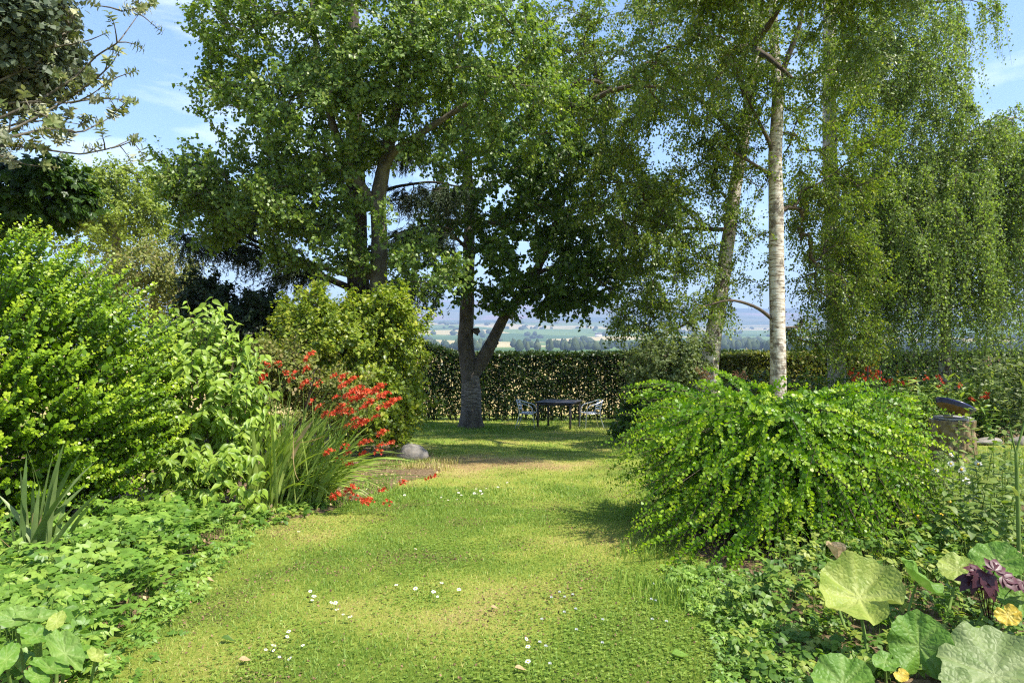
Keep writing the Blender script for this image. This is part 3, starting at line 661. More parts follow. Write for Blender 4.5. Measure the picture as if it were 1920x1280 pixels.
# --- cherry by the hedge
d = 18.8
base = onground(883, d)
t = thing('cherry_tree', 'old cherry tree with forked trunk and ringed bark by the hedge and garden table', 'tree', base)
def kn(px, py, dd): return W(px, py, dd)
tr = [trunk_mesh([base, W(884, 760, d), W(882, 715, d), W(877, 680, d), W(871, 640, d), W(875, 590, d), W(878, 500, d), W(880, 400, d), (W(876, 300, d)), W(868, 180, d), W(862, 60, d), W(860, -120, d)], [.29, .26, .245, .225, .215, .195, .17, .15, .125, .09, .06, .02], 16, .13, flare=.35),
      trunk_mesh([W(886, 705, d), W(902, 680, d), W(925, 635, d - .1), W(950, 585, d - .2), W(985, 545, d - .3), W(1015, 490, d - .5), W(1038, 435, d - .7), W(1055, 380, d - .9), W(1075, 300, d - 1), W(1090, 190, d - 1.1)], [.15, .18, .165, .14, .13, .115, .1, .08, .055, .02], 12, .12),
      trunk_mesh([W(1000, 515, d - .4), W(1050, 495, d - .8), W(1100, 510, d - 1.2), W(1150, 545, d - 1.5)], [.07, .05, .035, .015], 8),
      trunk_mesh([W(880, 430, d), W(910, 415, d - .3), W(960, 420, d - .8), W(1010, 400, d - 1.2)], [.07, .06, .04, .02], 8),
      trunk_mesh([W(879, 470, d), W(850, 440, d - .3), W(810, 430, d - .7)], [.06, .04, .02], 8)]
T = blobs([(1000, 450, d - 1, 120, 90, 1.8, 55), (1090, 360, d - 1.2, 120, 110, 1.8, 70), (900, 330, d - .8, 110, 110, 1.8, 45), (1090, 520, d - 1.3, 90, 50, 1.2, 40), (830, 420, d - .6, 60, 80, 1.2, 20), (830, 530, d - .7, 50, 35, .8, 10), (1000, 230, d - .8, 180, 110, 2.2, 80), (960, 70, d - .4, 200, 120, 2.4, 70),
           (1180, 430, d - 1.3, 90, 120, 1.6, 45), (960, 560, d - .8, 70, 22, .7, 14), (1060, 560, d - 1, 70, 18, .7, 14), (900, -100, d, 260, 110, 2.5, 25)])
B, R = grow([(a[2], a[3]) for a in tr], T, droop=.06)
lv, tw = twig_leaves(B, 8, .5, 13, T_KITE, .115, up=-.05, leafdroop=.7, u0=.35, slim=1.25)
mask = T
finish_tree(t, tr, M_cherryb, B, R, [tw], [lv], M_cherry, rough=lambda V: np.exp(-((V[:, 2] - (base[2] + .95)) / .5) ** 2))
mbk = MB()
for (px, py, dd, rr_) in [(822 + 106, 642, d - .05, .1), (893, 620, d - .02, .1), (867, 655, d - .05, .1)]:
    c = W(px, py, dd - .02); v = rdir(1)
    P = np.array([c + np.array([-.05, 0, -.08]), c + np.array([.0, 0, 0]), c + np.array([.09, 0, .03])]); V_, F_ = capped_tube(P, [rr_ * 1.2, rr_, rr_ * .6], 9); mbk.add(V_, F_)
mbk.build('bark_knots', M_cherryb, t, True, 'stuff')

# --- birches
def rough_low(zb, h=1.2): return lambda V: np.clip(1.15 - (V[:, 2] - zb) / h * .4, .8, 1.1)
d = 14.6
base = onground(1459, d)
t = thing('birch_tree', 'slender white birch with straight clean trunk behind the mounded shrub', 'tree', base, 'birch trees')
tr = [trunk_mesh([base, W(1459, 690, d), W(1456, 520, d), W(1455, 400, d), W(1453, 290, d), W(1459, 180, d), W(1450, 60, d), W(1446, -80, d), W(1440, -330, d)], [.2, .17, .16, .155, .14, .12, .1, .075, .02], 14, .05),
      trunk_mesh([W(1458, 160, d), W(1480, 100, d - .1), W(1500, 50, d - .2), W(1515, -60, d - .2)], [.07, .06, .05, .02], 8),
      trunk_mesh([W(1455, 300, d), W(1440, 260, d - .1), W(1415, 215, d - .3), W(1400, 180, d - .4)], [.05, .045, .03, .015], 8),
      trunk_mesh([W(1450, 330, d), W(1400, 300, d - .3), W(1350, 270, d - .5)], [.045, .03, .015], 8),
      trunk_mesh([W(1450, 600, d), W(1420, 575, d - .2), W(1370, 560, d - .4), W(1300, 580, d - .5)], [.045, .035, .025, .01], 8)]
T = blobs([(1330, 90, d - .5, 150, 110, 1.8, 60), (1470, 60, d - .6, 140, 120, 1.5, 60), (1400, 250, d + .4, 90, 100, .9, 24), (1560, 250, d + .5, 100, 110, 1, 45), (1550, 400, d + .6, 80, 80, .9, 60), (1575, 520, d + .6, 80, 80, .9, 75), (1560, 620, d + .6, 80, 50, .8, 45), (1565, 330, d + .6, 90, 90, .9, 30), (1330, 560, d - .6, 60, 40, .8, 8), (1400, -150, d, 260, 110, 2, 22), (1560, 90, 10.8, 80, 80, .9, 24), (1490, -80, 9.5, 130, 50, .8, 70), (1660, -80, 9.8, 110, 50, .8, 60), (1430, -95, 10.3, 210, 45, 1, 80), (1420, 480, d + .5, 50, 80, .6, 8)])  # near blobs above the view: unseen foliage added to shade the lawn
B, R = grow([(a[2], a[3]) for a in tr], T, droop=.1)
lv, tw = twig_leaves(B, 9, .5, 15, T_BIRCH, .058, up=-.25, leafdroop=.6, u0=.25, hang=.25)
finish_tree(t, tr, M_birchb, B, R, [tw], [lv], M_birch, twigm=M_twig, rough=rough_low(base[2]))

d = 15.6
base = onground(1322, d)
t = thing('birch_tree', 'leaning birch with rough flaking bark left of the straight white birch', 'tree', base, 'birch trees')
tr = [trunk_mesh([base, W(1325, 720, d), W(1335, 640, d), W(1352, 540, d), W(1368, 430, d), W(1380, 340, d), W(1400, 220, d), W(1418, 110, d), W(1430, -40, d), W(1440, -280, d)], [.3, .25, .21, .17, .155, .14, .125, .1, .07, .02], 14, .16),
      trunk_mesh([W(1372, 430, d), W(1320, 430, d - .3), W(1250, 425, d - .6), W(1180, 400, d - .8)], [.05, .045, .03, .012], 8),
      trunk_mesh([W(1390, 270, d), W(1320, 190, d - .5), W(1250, 160, d - .9), W(1150, 170, d - 1.2)], [.06, .05, .035, .012], 8),
      trunk_mesh([W(1345, 590, d), W(1300, 600, d - .2), W(1260, 620, d - .4), W(1200, 650, d - .5)], [.04, .03, .02, .01], 8)]
T = blobs([(1200, 100, d - 1, 140, 120, 1.8, 75), (1130, 230, d - 1, 100, 100, 1.4, 45), (1250, 270, d - .9, 120, 110, 1.6, 75), (1290, 420, d - .7, 110, 90, 1.3, 55), (1220, 470, d - .8, 80, 90, 1.2, 45), (1200, 580, d - .6, 55, 50, .9, 24), (1370, 170, d - 1, 90, 100, 1.2, 30), (1380, 330, d - .8, 60, 130, .6, 26), (1350, 520, d - .7, 40, 60, .5, 8), (1260, 590, d - .5, 60, 40, .8, 16), (1050, 120, d - .8, 90, 120, 1.3, 35), (1250, -90, d - .4, 240, 100, 2, 28), (1270, 110, 11.2, 130, 90, 1, 40), (1360, 40, 10.8, 70, 70, .8, 18), (1330, -80, 9.6, 110, 45, .8, 50), (1150, 400, d - .8, 60, 60, 1, 18)])  # nearest blob, above the view, is unseen crown added to throw lawn shade
B, R = grow([(a[2], a[3]) for a in tr], T, droop=.1)
lv, tw = twig_leaves(B, 9, .5, 15, T_BIRCH, .06, up=-.25, leafdroop=.6, u0=.25, hang=.25)
finish_tree(t, tr, M_birchb, B, R, [tw], [lv], M_birch, twigm=M_twig, rough=lambda V: np.full(len(V), 1.1))

d = 17.5
base = onground(1570, d)
t = thing('birch_tree', 'tall birch with pinkish upper trunk right of the straight white birch', 'tree', base, 'birch trees')
tr = [trunk_mesh([base, W(1568, 690, d), W(1562, 500, d), W(1556, 300, d), W(1555, 150, d), W(1557, 0, d), W(1556, -150, d), W(1550, -330, d)], [.25, .22, .2, .18, .16, .14, .1, .03], 14, .05),
      trunk_mesh([W(1558, 345, d), W(1640, 335, d - .4), W(1720, 315, d - .7), W(1775, 290, d - .9), W(1850, 230, d - 1)], [.09, .08, .07, .06, .02], 9),
      trunk_mesh([W(1556, 150, d), W(1620, 60, d - .4), W(1700, 10, d - .8), W(1800, 0, d - 1)], [.09, .07, .05, .02], 9),
      trunk_mesh([W(1556, 240, d), W(1640, 170, d - .4), W(1720, 140, d - .7), W(1790, 160, d - .9)], [.07, .06, .04, .02], 9)]
T = blobs([(1690, 60, d - .8, 110, 70, 1.5, 55), (1640, 150, d - .6, 90, 90, 1.3, 40), (1740, 160, d - .8, 80, 60, 1.2, 40), (1770, 235, d - .8, 50, 40, .9, 14), (1680, 270, d - .6, 90, 60, 1.2, 30), (1820, 5, d - .8, 50, 25, .7, 7), (1650, -100, d - .5, 180, 100, 1.8, 20), (1640, 380, d - .5, 70, 70, 1.1, 40), (1610, 480, d - .3, 60, 60, 1, 30), (1640, 40, d - .8, 100, 90, 1.3, 50), (1700, 330, d - .6, 90, 60, 1.2, 30), (1760, 90, d - .7, 50, 60, .9, 20)])
B, R = grow([(a[2], a[3]) for a in tr], T, droop=.15)
l1, w1 = strands(B, 6, .25, 1.7, 38, T_BIRCH, .059)
finish_tree(t, tr, M_birchb, B, R, [w1], [l1], M_weep, twigm=M_twig, rough=lambda V: np.full(len(V), .75))

d = 16.6
base = onground(1772, d)
t = thing('weeping_birch_tree', 'weeping birch whose leafy strands hang to the ground behind the tree stump', 'tree', base)
tr = [trunk_mesh([base, W(1772, 640, d), W(1775, 520, d), W(1790, 400, d), W(1820, 300, d), W(1860, 240, d), W(1900, 220, d)], [.16, .13, .12, .1, .08, .06, .02], 10, .05),
      trunk_mesh([W(1782, 450, d), W(1740, 380, d - .3), W(1700, 350, d - .5), W(1660, 370, d - .7)], [.07, .06, .04, .015], 8),
      trunk_mesh([W(1800, 360, d), W(1850, 330, d - .4), W(1910, 330, d - .7), W(1970, 360, d - .8)], [.07, .06, .04, .015], 8)]
T = blobs([(1850, 270, d - .3, 70, 40, 1, 34), (1910, 240, d - .3, 60, 40, 1, 30), (1780, 360, d - .5, 110, 50, 1.3, 50), (1880, 350, d - .6, 80, 70, 1.2, 50), (1700, 400, d - .6, 60, 50, 1, 34), (1670, 450, d - .6, 40, 50, .8, 34), (1700, 520, d - .6, 70, 60, 1, 34), (1870, 480, d - .6, 80, 70, 1, 34), (1790, 470, d - .6, 110, 60, 1.2, 40), (1960, 380, d - .5, 60, 100, 1, 30)])
T = T + rng.normal(size=T.shape) * np.array([.35, .35, .25])
B, R = grow([(a[2], a[3]) for a in tr], T, droop=.2)
l1, w1 = strands(B, 6, .3, 2.9, 38, T_BIRCH, .059, minz=float(base[2]) + .35)
finish_tree(t, tr, M_birchb, B, R, [w1], [l1], M_weep, twigm=M_twig, rough=lambda V: np.full(len(V), 1.))

# --- whitebeam, upper left
d = 8.6
base = onground(-420, d)
t = thing('whitebeam_tree', 'silvery whitebeam with pale leaf rosettes on long bare twigs at upper left', 'tree', base)
tr = [trunk_mesh([base, W(-410, 600, d), W(-380, 350, d), W(-340, 150, d), W(-300, -100, d)], [.2, .17, .15, .12, .05], 12)]
LB = []
for pts in [[(-390, 420), (-150, 300), (0, 255), (60, 225), (130, 185), (190, 140), (222, 108), (226, 92)], [(-390, 430), (-150, 310), (0, 262), (90, 240), (150, 250), (205, 222), (240, 188)], [(-380, 400), (-150, 270), (20, 215), (110, 170), (160, 130), (180, 105), (222, 80), (258, 30), (265, 14)],
            [(-390, 450), (-150, 330), (0, 270), (80, 280), (150, 290), (210, 278), (252, 258)], [(-390, 400), (-200, 280), (-40, 200), (60, 190), (140, 195), (185, 170), (213, 140)], [(-390, 440), (-160, 330), (-20, 280), (40, 310), (110, 315)],
            [(-380, 380), (-180, 230), (-20, 160), (70, 120), (130, 60), (142, 20)], [(-390, 430), (-200, 330), (-60, 270), (30, 230), (100, 225), (160, 235)], [(-380, 370), (-180, 210), (0, 130), (90, 90), (160, 80), (205, 60)]]:
    q = [W(px, py, d - .35 + .12 * k * rng.normal()) for k, (px, py) in enumerate(pts)]; q[0] = W(*pts[0], d)
    P, r = smooth_line(q, np.linspace(.022, .0035, len(q)), .08); LB.append((P, r))
T = np.array([P[int(rng.uniform(.4, .97) * (len(P) - 1))] + rng.normal(size=3) * np.array([.12, .3, .13]) + np.array([.08, 0, .05]) for P, r in LB for k in range(17)])
T2 = blobs([(20, 50, d - .3, 85, 75, .9, 150), (-20, 120, d - .2, 90, 60, .8, 90), (70, 20, d - .2, 60, 50, .6, 50), (60, 110, d - .2, 50, 40, .6, 30), (-80, 60, d, 100, 120, 1, 14), (40, -80, d, 140, 60, 1, 18)])
B, R = grow(LB + [(tr[0][2], tr[0][3])], np.concatenate([T, T2]))
tips = [B[:, -1], B[:, -2]] + [P[-1][None] for P, r in LB]; dirs = [nz(B[:, -1] - B[:, -2])] * 2 + [nz(P[-1] - P[-2])[None] for P, r in LB]
Pt = np.concatenate(tips); Dt = np.concatenate(dirs)
def rosettes(Pt, Dt, k, size, tm, rise=.35, slim=1.0):
    M = len(Pt); ref = nz(np.cross(Dt, rdir(M))); b2 = np.cross(Dt, ref); a = np.arange(k)[None] * 2.4 + rng.random((M, 1)) * 6
    rad = np.cos(a)[..., None] * ref[:, None] + np.sin(a)[..., None] * b2[:, None]
    f = nz(rad + Dt[:, None] * rise + np.array([0, 0, .1])); n_ = Dt[:, None] * 1.0 - rad * .3 + rng.normal(size=rad.shape) * .2 + np.array([0, 0, .3])
    P = Pt[:, None] - Dt[:, None] * (np.arange(k)[None, :, None] * .012)
    n = M * k; tint = np.clip(.5 * rng.random(n) + .5 * np.repeat(rng.random(M) ** 1.2, k), 0, 1)
    v, fa = place(tm, P.reshape(-1, 3), f.reshape(-1, 3), n_.reshape(-1, 3), size * rng.uniform(.6, 1.15, n), slim)
    return v, fa, tint_rep(tint, tm)
lv = rosettes(Pt, Dt, 8, .085, T_OV4)
dense = np.linalg.norm(B[:, -1, None] - T2[None], axis=2).min(1) < .01
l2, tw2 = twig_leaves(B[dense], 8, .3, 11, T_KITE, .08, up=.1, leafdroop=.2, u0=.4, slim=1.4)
Bv, Bf = tubes(np.stack([P[np.linspace(0, len(P) - 1, 24).astype(int)] for P, r in LB]), np.stack([r[np.linspace(0, len(P) - 1, 24).astype(int)] for P, r in LB]), 6)
finish_tree(t, tr, M_barkG, B, R, [tw2, (Bv, Bf)], [lv], M_white)
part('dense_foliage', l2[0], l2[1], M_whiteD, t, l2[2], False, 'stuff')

# --- sycamore, left behind barberry
d = 9.8
base = onground(-330, d)
t = thing('sycamore_tree', 'dark broad-leaved sycamore bough above the lime barberry at far left', 'tree', base)
tr = [trunk_mesh([base, W(-320, 500, d), W(-280, 330, d), W(-250, 150, d)], [.15, .13, .11, .05], 12), trunk_mesh([W(-300, 420, d), W(-150, 390, d - .1), W(0, 360, d - .2), W(90, 350, d - .3)], [.07, .05, .035, .015], 8)]
T = blobs([(30, 360, d - .2, 110, 48, .9, 60), (-60, 390, d, 90, 60, 1, 40), (95, 352, d - .3, 50, 38, .5, 16), (-120, 250, d, 100, 100, 1, 40)])
B, R = grow([(a[2], a[3]) for a in tr], T)
lv, tw = twig_leaves(B, 6, .3, 7, T_MAPLE, .16, up=.0, leafdroop=.5, norm_up=1.2)
finish_tree(t, tr, M_barkD, B, R, [tw], [lv], M_syc)

# --- trees far behind on the left
def bigtree(name, label, px, d, hpx, bl, leafm, size, K=7, nl=13, Lt=.7, bark=M_barkG, group=None, r=.35):
    x = (px - 960) / FPX * d; zb = float(zv(np.array(x), np.array(float(d)))); base = np.array([x, d, zb])
    t = thing(name, label, 'tree', base, group)
    tp = W(px + 4, hpx, d)
    tr = [trunk_mesh([base, base * .6 + tp * .4 + np.array([.1, 0, 0]), base * .3 + tp * .7, tp], [r, r * .8, r * .6, .03], 10)]
    T = blobs(bl); B, R = grow([(tr[0][2], tr[0][3])], T)
    lv, tw = twig_leaves(B, K, Lt, nl, T_KITE, size, up=.2, leafdroop=.1, u0=.35, jit=.15)
    finish_tree(t, tr, bark, B, R * 1.6, [tw], [lv], leafm)
bigtree('oak_tree', 'light green spreading oak far behind the barberry hedge, clumped crown against sky', 215, 34, 330, [(160, 345, 34, 50, 32, 2, 34), (235, 345, 34, 55, 30, 2, 40), (110, 395, 34, 90, 45, 3, 50), (215, 400, 34, 85, 38, 3, 50), (285, 425, 34, 32, 30, 1.4, 20), (190, 450, 34, 120, 30, 3, 40), (250, 385, 34, 60, 30, 2, 20)], M_oak, .17)
bigtree('hawthorn_tree', 'rounded olive hawthorn with ruddy fruit below the distant oak', 285, 28, 490, [(285, 505, 28, 75, 36, 2, 60), (335, 540, 28, 40, 40, 1.3, 34), (220, 530, 28, 80, 45, 2, 40), (280, 570, 28, 90, 40, 2, 30)], M_haw, .13)

# ------------------------------------------------------------------ bushes made of twiggy blobs
def bush(name, label, px, d, bl, leafm, tm, size, K=7, Lt=.28, nl=13, cat='bush', stems=5, up=.2, group=None, slim=1.0, leafdroop=.25, mask=None, nu=.7):
    base = onground(px, d); t = thing(name, label, cat, base, group)
    T = blobs(bl); T = T + rng.normal(size=T.shape) * np.array([.1, .1, .1]) + (rng.random((len(T), 1)) < .12) * nz(T - T.mean(0)) * rng.uniform(.1, .35, (len(T), 1)); T = T[T[:, 2] > zg(T[:, 0], T[:, 1]) + .1]
    top = T.mean(0); limbs = []; rad = T.std(0)
    for k in range(stems):
        a = base + np.array([rng.normal() * .15, rng.normal() * .12, -.03]); b = top + rng.normal(size=3) * rad * .7
        P, r = smooth_line([a, a * .55 + b * .45 + np.array([0, 0, .1]), b], [.03, .022, .01], .12); limbs.append((P, r))
    B, R = grow(limbs, T); lv, tw = twig_leaves(B, K, Lt, nl, tm, size, up=up, u0=.3, slim=slim, leafdroop=leafdroop, norm_up=nu)
    mb = MB()
    for P, r in limbs: mb.add(*tubes(P[None], r[None], 6))
    mb.build('stems', M_twig, t, True, 'stuff')
    mb = MB(); mb.add(*tubes(B[:, ::2], R[:, ::2], 3)); mb.add(*tw); mb.build('twigs', M_twig, t, True, 'stuff')
    MB().add(*lv).build('foliage', leafm, t, False, 'stuff')
    return t
bush('golden_bush', 'rounded yellow-green bush between the red flowers and the hedge', 650, 12.2,
     [(650, 640, 12, 130, 75, 1.1, 150), (705, 570, 12, 50, 30, .7, 26), (590, 600, 12, 70, 40, .8, 36), (745, 640, 12, 50, 70, .8, 50), (560, 660, 12, 60, 60, .8, 36), (680, 730, 12, 110, 55, 1, 60), (740, 740, 12, 40, 40, .6, 26), (690, 785, 11.4, 60, 35, .6, 50), (745, 790, 11.6, 30, 30, .4, 24), (560, 590, 12.4, 40, 30, .5, 14)], M_shrubY, T_KITE, .069, 7, .26, 14, up=.35, slim=1.2)
bush('dark_bush', 'near-black evergreen bush behind the mock orange and under the conifer', 430, 13.6, [(430, 590, 13.6, 95, 55, .9, 110), (500, 610, 13.6, 50, 40, .7, 40), (380, 560, 13.6, 45, 40, .6, 26), (420, 670, 13.6, 100, 60, .9, 40)], M_yew, T_KITE, .08, 8, .26, 15, up=.4)
bush('flowering_currant_bush', 'low pale bush with ruddy tips just behind the red flowers', 510, 9.2, [(510, 690, 9.2, 55, 45, .5, 50), (560, 720, 9.2, 60, 50, .5, 40), (500, 770, 9.2, 60, 50, .5, 24), (620, 760, 9.2, 70, 60, .5, 40)], M_haw, T_KITE, .055, 7, .2, 12)
bush('pale_bush', 'pale grey-green bush at the right end of the hedge under the birches', 1255, 13.6, [(1250, 680, 13.4, 60, 45, .7, 60), (1215, 700, 13.4, 35, 35, .5, 24), (1300, 660, 13.4, 30, 40, .5, 20), (1260, 750, 13.4, 50, 40, .6, 24)], M_rose, T_KITE, .062, 7, .24, 12, slim=1.3)
bush('low_dark_bush', 'low dark green plant mass in shade right of the table', 1205, 14.2, [(1215, 770, 14.2, 35, 34, .7, 40), (1195, 800, 14, 18, 16, .4, 12), (1250, 790, 14, 50, 30, .6, 30)], M_cherry, T_KITE, .13, 7, .25, 9, up=.6)
for (px, d, rx, h) in [(1390, 16.5, 90, 60), (1480, 17.5, 90, 60)]:
    pass

# hedge
def hedge(name, label, x0, x1, y0, top, dep, nleaf, leafm, bot=.1, seed=0):
    xm = (x0 + x1) / 2; base = np.array([xm, y0, float(zg(xm, y0))]); t = thing(name, label, 'hedge', base)
    n = int(nleaf); x = rng.uniform(x0, x1, n); u = rng.random(n); sd = rng.random(n)
    g = zg(x, np.full(n, y0)); tp = top(x) + .12 * (N2.fbm(x * 1.3, x * 0 + 3) - .5); v = rng.random(n) ** .75
    z = g + bot * rng.random(n) + (tp - g) * np.clip(v, 0, 1)
    dd = dep * (1 + .3 * (N1.fbm(x * 1.5, z * 1.5) - .5)); y = y0 + dd * np.where(sd < .62, -.5 + .25 * rng.random(n) ** 2, rng.uniform(-.5, .5, n))
    tpk = rng.random(n) < .14; z = np.where(tpk, tp + rng.normal(size=n) * .04, z); y = np.where(tpk, y0 + rng.uniform(-.5, .5, n) * dep, y)
    low = np.clip((z - g) / 1.3, .0, 1); keep = rng.random(n) < (.78 + .22 * low) * np.clip(.35 + 1.2 * N3.fbm(x * 2.2, z * 2.2), 0, 1)
    P = np.stack([x, y, z], -1)[keep]; n = len(P)
    lv = place(T_KITE, P, rdir(n) + np.array([0, 0, .2]), rdir(n) * .9 + np.array([0, -.5, .5]), .105 * rng.uniform(.6, 1.25, n))
    part('foliage', lv[0], lv[1], leafm, t, tint_rep(np.clip(rng.random(n) ** 1.5 * .8 + .2 * N2.n(P[:, 0] * 3, P[:, 2] * 3), 0, 1), T_KITE), kind='stuff')
    m = int((x1 - x0) * 9); xs_ = rng.uniform(x0, x1, m); ys_ = y0 + rng.normal(size=m) * .12; gz = zg(xs_, ys_); hh = (top(xs_) - gz) * rng.uniform(.6, .95, m)
    S = np.stack([xs_, ys_, gz - .03], -1); E = S + np.stack([rng.normal(size=m) * .18, rng.normal(size=m) * .1, hh], -1); C = (S + E) / 2 + rng.normal(size=(m, 3)) * .08
    TP = np.stack([bez(S, C, E, np.full(m, q)) for q in np.linspace(0, 1, 5)], 1); v_, f_ = tubes(TP, np.outer(rng.uniform(.012, .035, m), [1, .85, .7, .5, .25]), 5)
    part('stems', v_, f_, M_barkD, t, None, True, 'stuff')
    return t
yh = 22.6
xw = lambda px, d: (px - 960) / FPX * d
hedge('clipped_hedge', 'dark clipped hedge behind the garden table with stems showing at its foot', xw(700, yh), xw(1980, yh), yh,
      lambda x: CAMZ - (664 - 640) / FPX * yh + .35 * np.clip((xw(850, yh) - x) / 1.2, 0, 1) + 0 * x, 1.0, 115000, M_hedge)
hedge('beech_hedge', 'rusty-topped hedge seen between the birch trunks on the right', xw(1190, 20), xw(1640, 20), 20.2, lambda x: CAMZ - (668 - 640) / FPX * 20 + 0 * x, .9, 34000, M_haw)

# ------------------------------------------------------------------ shrubs of leafy shoots
def shoots(S, C, E, nl, tm, size, u0=.25, slim=1.0, ring=.9, stem_r=.004, tipcol=.55, tinted=0.0, tap=.45):
    M = len(S); q = u0 + (1 - u0) * (np.arange(nl)[None] + rng.random((M, nl)) * .9) / nl
    Pl = ((1 - q) ** 2)[..., None] * S[:, None] + (2 * q * (1 - q))[..., None] * C[:, None] + (q * q)[..., None] * E[:, None]
    D = nz(2 * (1 - q)[..., None] * (C - S)[:, None] + 2 * q[..., None] * (E - C)[:, None])
    ref = np.array([.3, .5, .81]); A = nz(np.cross(D, ref)); Bv = np.cross(D, A); a = np.arange(nl)[None] * 2.4 + rng.random((M, 1)) * 6 + rng.normal(size=(M, nl)) * .4
    rad = np.cos(a)[..., None] * A + np.sin(a)[..., None] * Bv
    F = nz(D * .55 + rad * ring + rng.normal(size=rad.shape) * .15 + np.array([0, 0, .12])); Nn = D * .7 - rad * .35 + np.array([TO_SUN.x * .25, TO_SUN.y * .25 - .1, .55]) + rng.normal(size=rad.shape) * .3
    s = size * (1 - tap * q ** 3) * rng.uniform(.7, 1.2, q.shape)
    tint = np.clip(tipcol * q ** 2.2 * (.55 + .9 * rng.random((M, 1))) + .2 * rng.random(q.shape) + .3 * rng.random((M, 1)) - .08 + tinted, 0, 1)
    v, f = place(tm, Pl.reshape(-1, 3), F.reshape(-1, 3), Nn.reshape(-1, 3), s.ravel(), slim)
    TP = np.stack([bez(S, C, E, np.full(M, k)) for k in np.linspace(0, 1, 5)], 1); tv, tf = tubes(TP[:, ::2], np.broadcast_to(stem_r * np.array([1, .7, .3]), (M, 3)), 3)
    return (v, f, tint_rep(tint.ravel(), tm)), (tv, tf)

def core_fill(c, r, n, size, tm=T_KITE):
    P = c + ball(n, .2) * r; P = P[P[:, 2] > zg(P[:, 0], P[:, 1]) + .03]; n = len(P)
    v, f = place(tm, P, rdir(n), rdir(n), size * rng.uniform(.7, 1.2, n)); return v, f, tint_rep(.25 * rng.random(n), tm)  # inner leaves kept to the dark tints, shade between shoots put into colour

# big barberry, left
cb = W(-40, 740, 6.3); rb = np.array([1.85, 1.25, 1.6])
t = thing('barberry_bush', 'huge lime-green barberry bush with upswept leafy shoots filling the left side', 'bush', (cb[0], cb[1], float(zg(cb[0], cb[1]))))
M_ = 2700; v = rdir(M_); v = v[(v[:, 1] < .55) & (v[:, 0] > -.75)]; M_ = len(v)
E = cb + v * rb * rng.uniform(.72, 1.06, (M_, 1)); E[:, 2] += .10 * N2.fbm(E[:, 0] * 3, E[:, 2] * 3)
ok = E[:, 2] > zg(E[:, 0], E[:, 1]) + .12; E = E[ok]; v = v[ok]; M_ = len(E)
dr = nz(v * .75 + np.array([.62, -.12, .5]) + rng.normal(size=(M_, 3)) * .16); ln = rng.uniform(.4, .8, M_)
S = E - dr * ln[:, None] - np.array([0, 0, .1]) ; C = (S + E) / 2 + np.array([0, 0, .07]) * ln[:, None] + rng.normal(size=(M_, 3)) * .02
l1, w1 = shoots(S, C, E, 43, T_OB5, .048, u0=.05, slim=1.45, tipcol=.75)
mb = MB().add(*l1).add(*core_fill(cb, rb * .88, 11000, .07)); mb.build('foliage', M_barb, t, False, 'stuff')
m = 60; a0 = np.array([cb[0], cb[1], float(zg(cb[0], cb[1]))]); Sx = a0 + rng.normal(size=(m, 3)) * np.array([.25, .2, 0]); Ex = cb + rdir(m) * rb * .75; TP = np.stack([bez(Sx, (Sx + Ex) / 2 + np.array([0, 0, .2]), Ex, np.full(m, q)) for q in np.linspace(0, 1, 5)], 1)
MB().add(*w1).add(*tubes(TP, np.full((m, 5), .012), 4)).build('stems', M_twig, t, True, 'stuff')

# spreading shrub, right
cx, cy = xw(1450, 6.15), 6.15; g0 = float(zg(cx, cy)); base = np.array([cx, cy, g0])
t = thing('spreading_bush', 'low mounded bush with arching bright-green shoots on the right of the lawn', 'bush', base)
S, C, E = [], [], []
def rrand(a, b, n): return rng.uniform(a, b, n)
M_ = 430; az_ = rrand(0, 2 * np.pi, M_); Rr = rrand(.7, 1.48, M_) * np.where(np.cos(az_) < 0, 1.0, .92); h0 = np.where(rng.random(M_) < .75, rrand(.65, 1.24, M_), rrand(.25, .7, M_))
dirx = np.stack([np.cos(az_), np.sin(az_), 0 * az_], -1)
S1 = base + dirx * rrand(.0, .35, M_)[:, None] + np.stack([0 * az_, 0 * az_, h0 * .55], -1)
apex = base + dirx * (Rr * .55)[:, None] + np.stack([0 * az_, 0 * az_, h0 * 1.08 + .06], -1)
E1 = base + dirx * Rr[:, None] + np.stack([rng.normal(size=M_) * .1, rng.normal(size=M_) * .1, h0 * np.clip(1.12 - (Rr / 1.5) ** 2 * rrand(.1, .8, M_), .08, 1.12)], -1)
E1[:, 2] = np.maximum(E1[:, 2], zg(E1[:, 0], E1[:, 1]) + .06)
l1, w1 = shoots(S1, apex, E1, 82, T_OB5, .043, u0=.12, slim=1.5, stem_r=.006, tipcol=.65)
# side shoots fanning from the arching ones
k = np.repeat(np.arange(M_), 3); q = rrand(.3, .8, len(k)); Sb = ((1 - q) ** 2)[:, None] * S1[k] + (2 * q * (1 - q))[:, None] * apex[k] + (q * q)[:, None] * E1[k]
Dm = nz((apex - S1)[k] * (1 - q)[:, None] + (E1 - apex)[k] * q[:, None]); sd = nz(np.cross(Dm, np.array([0, 0, 1.]))) * np.where(rng.random(len(k)) < .5, 1, -1)[:, None]
dd = nz(Dm + sd * rrand(.3, .8, len(k))[:, None] + rng.normal(size=(len(k), 3)) * .12); ll = rrand(.25, .6, len(k))
Eb = Sb + dd * ll[:, None] + np.stack([0 * ll, 0 * ll, -.25 * ll], -1); Eb[:, 2] = np.maximum(Eb[:, 2], zg(Eb[:, 0], Eb[:, 1]) + .05); Cb = (Sb + Eb) / 2 + np.array([0, 0, .04])
l2, w2 = shoots(Sb, Cb, Eb, 27, T_OB5, .04, u0=.05, slim=1.5, stem_r=.003, tipcol=.65)
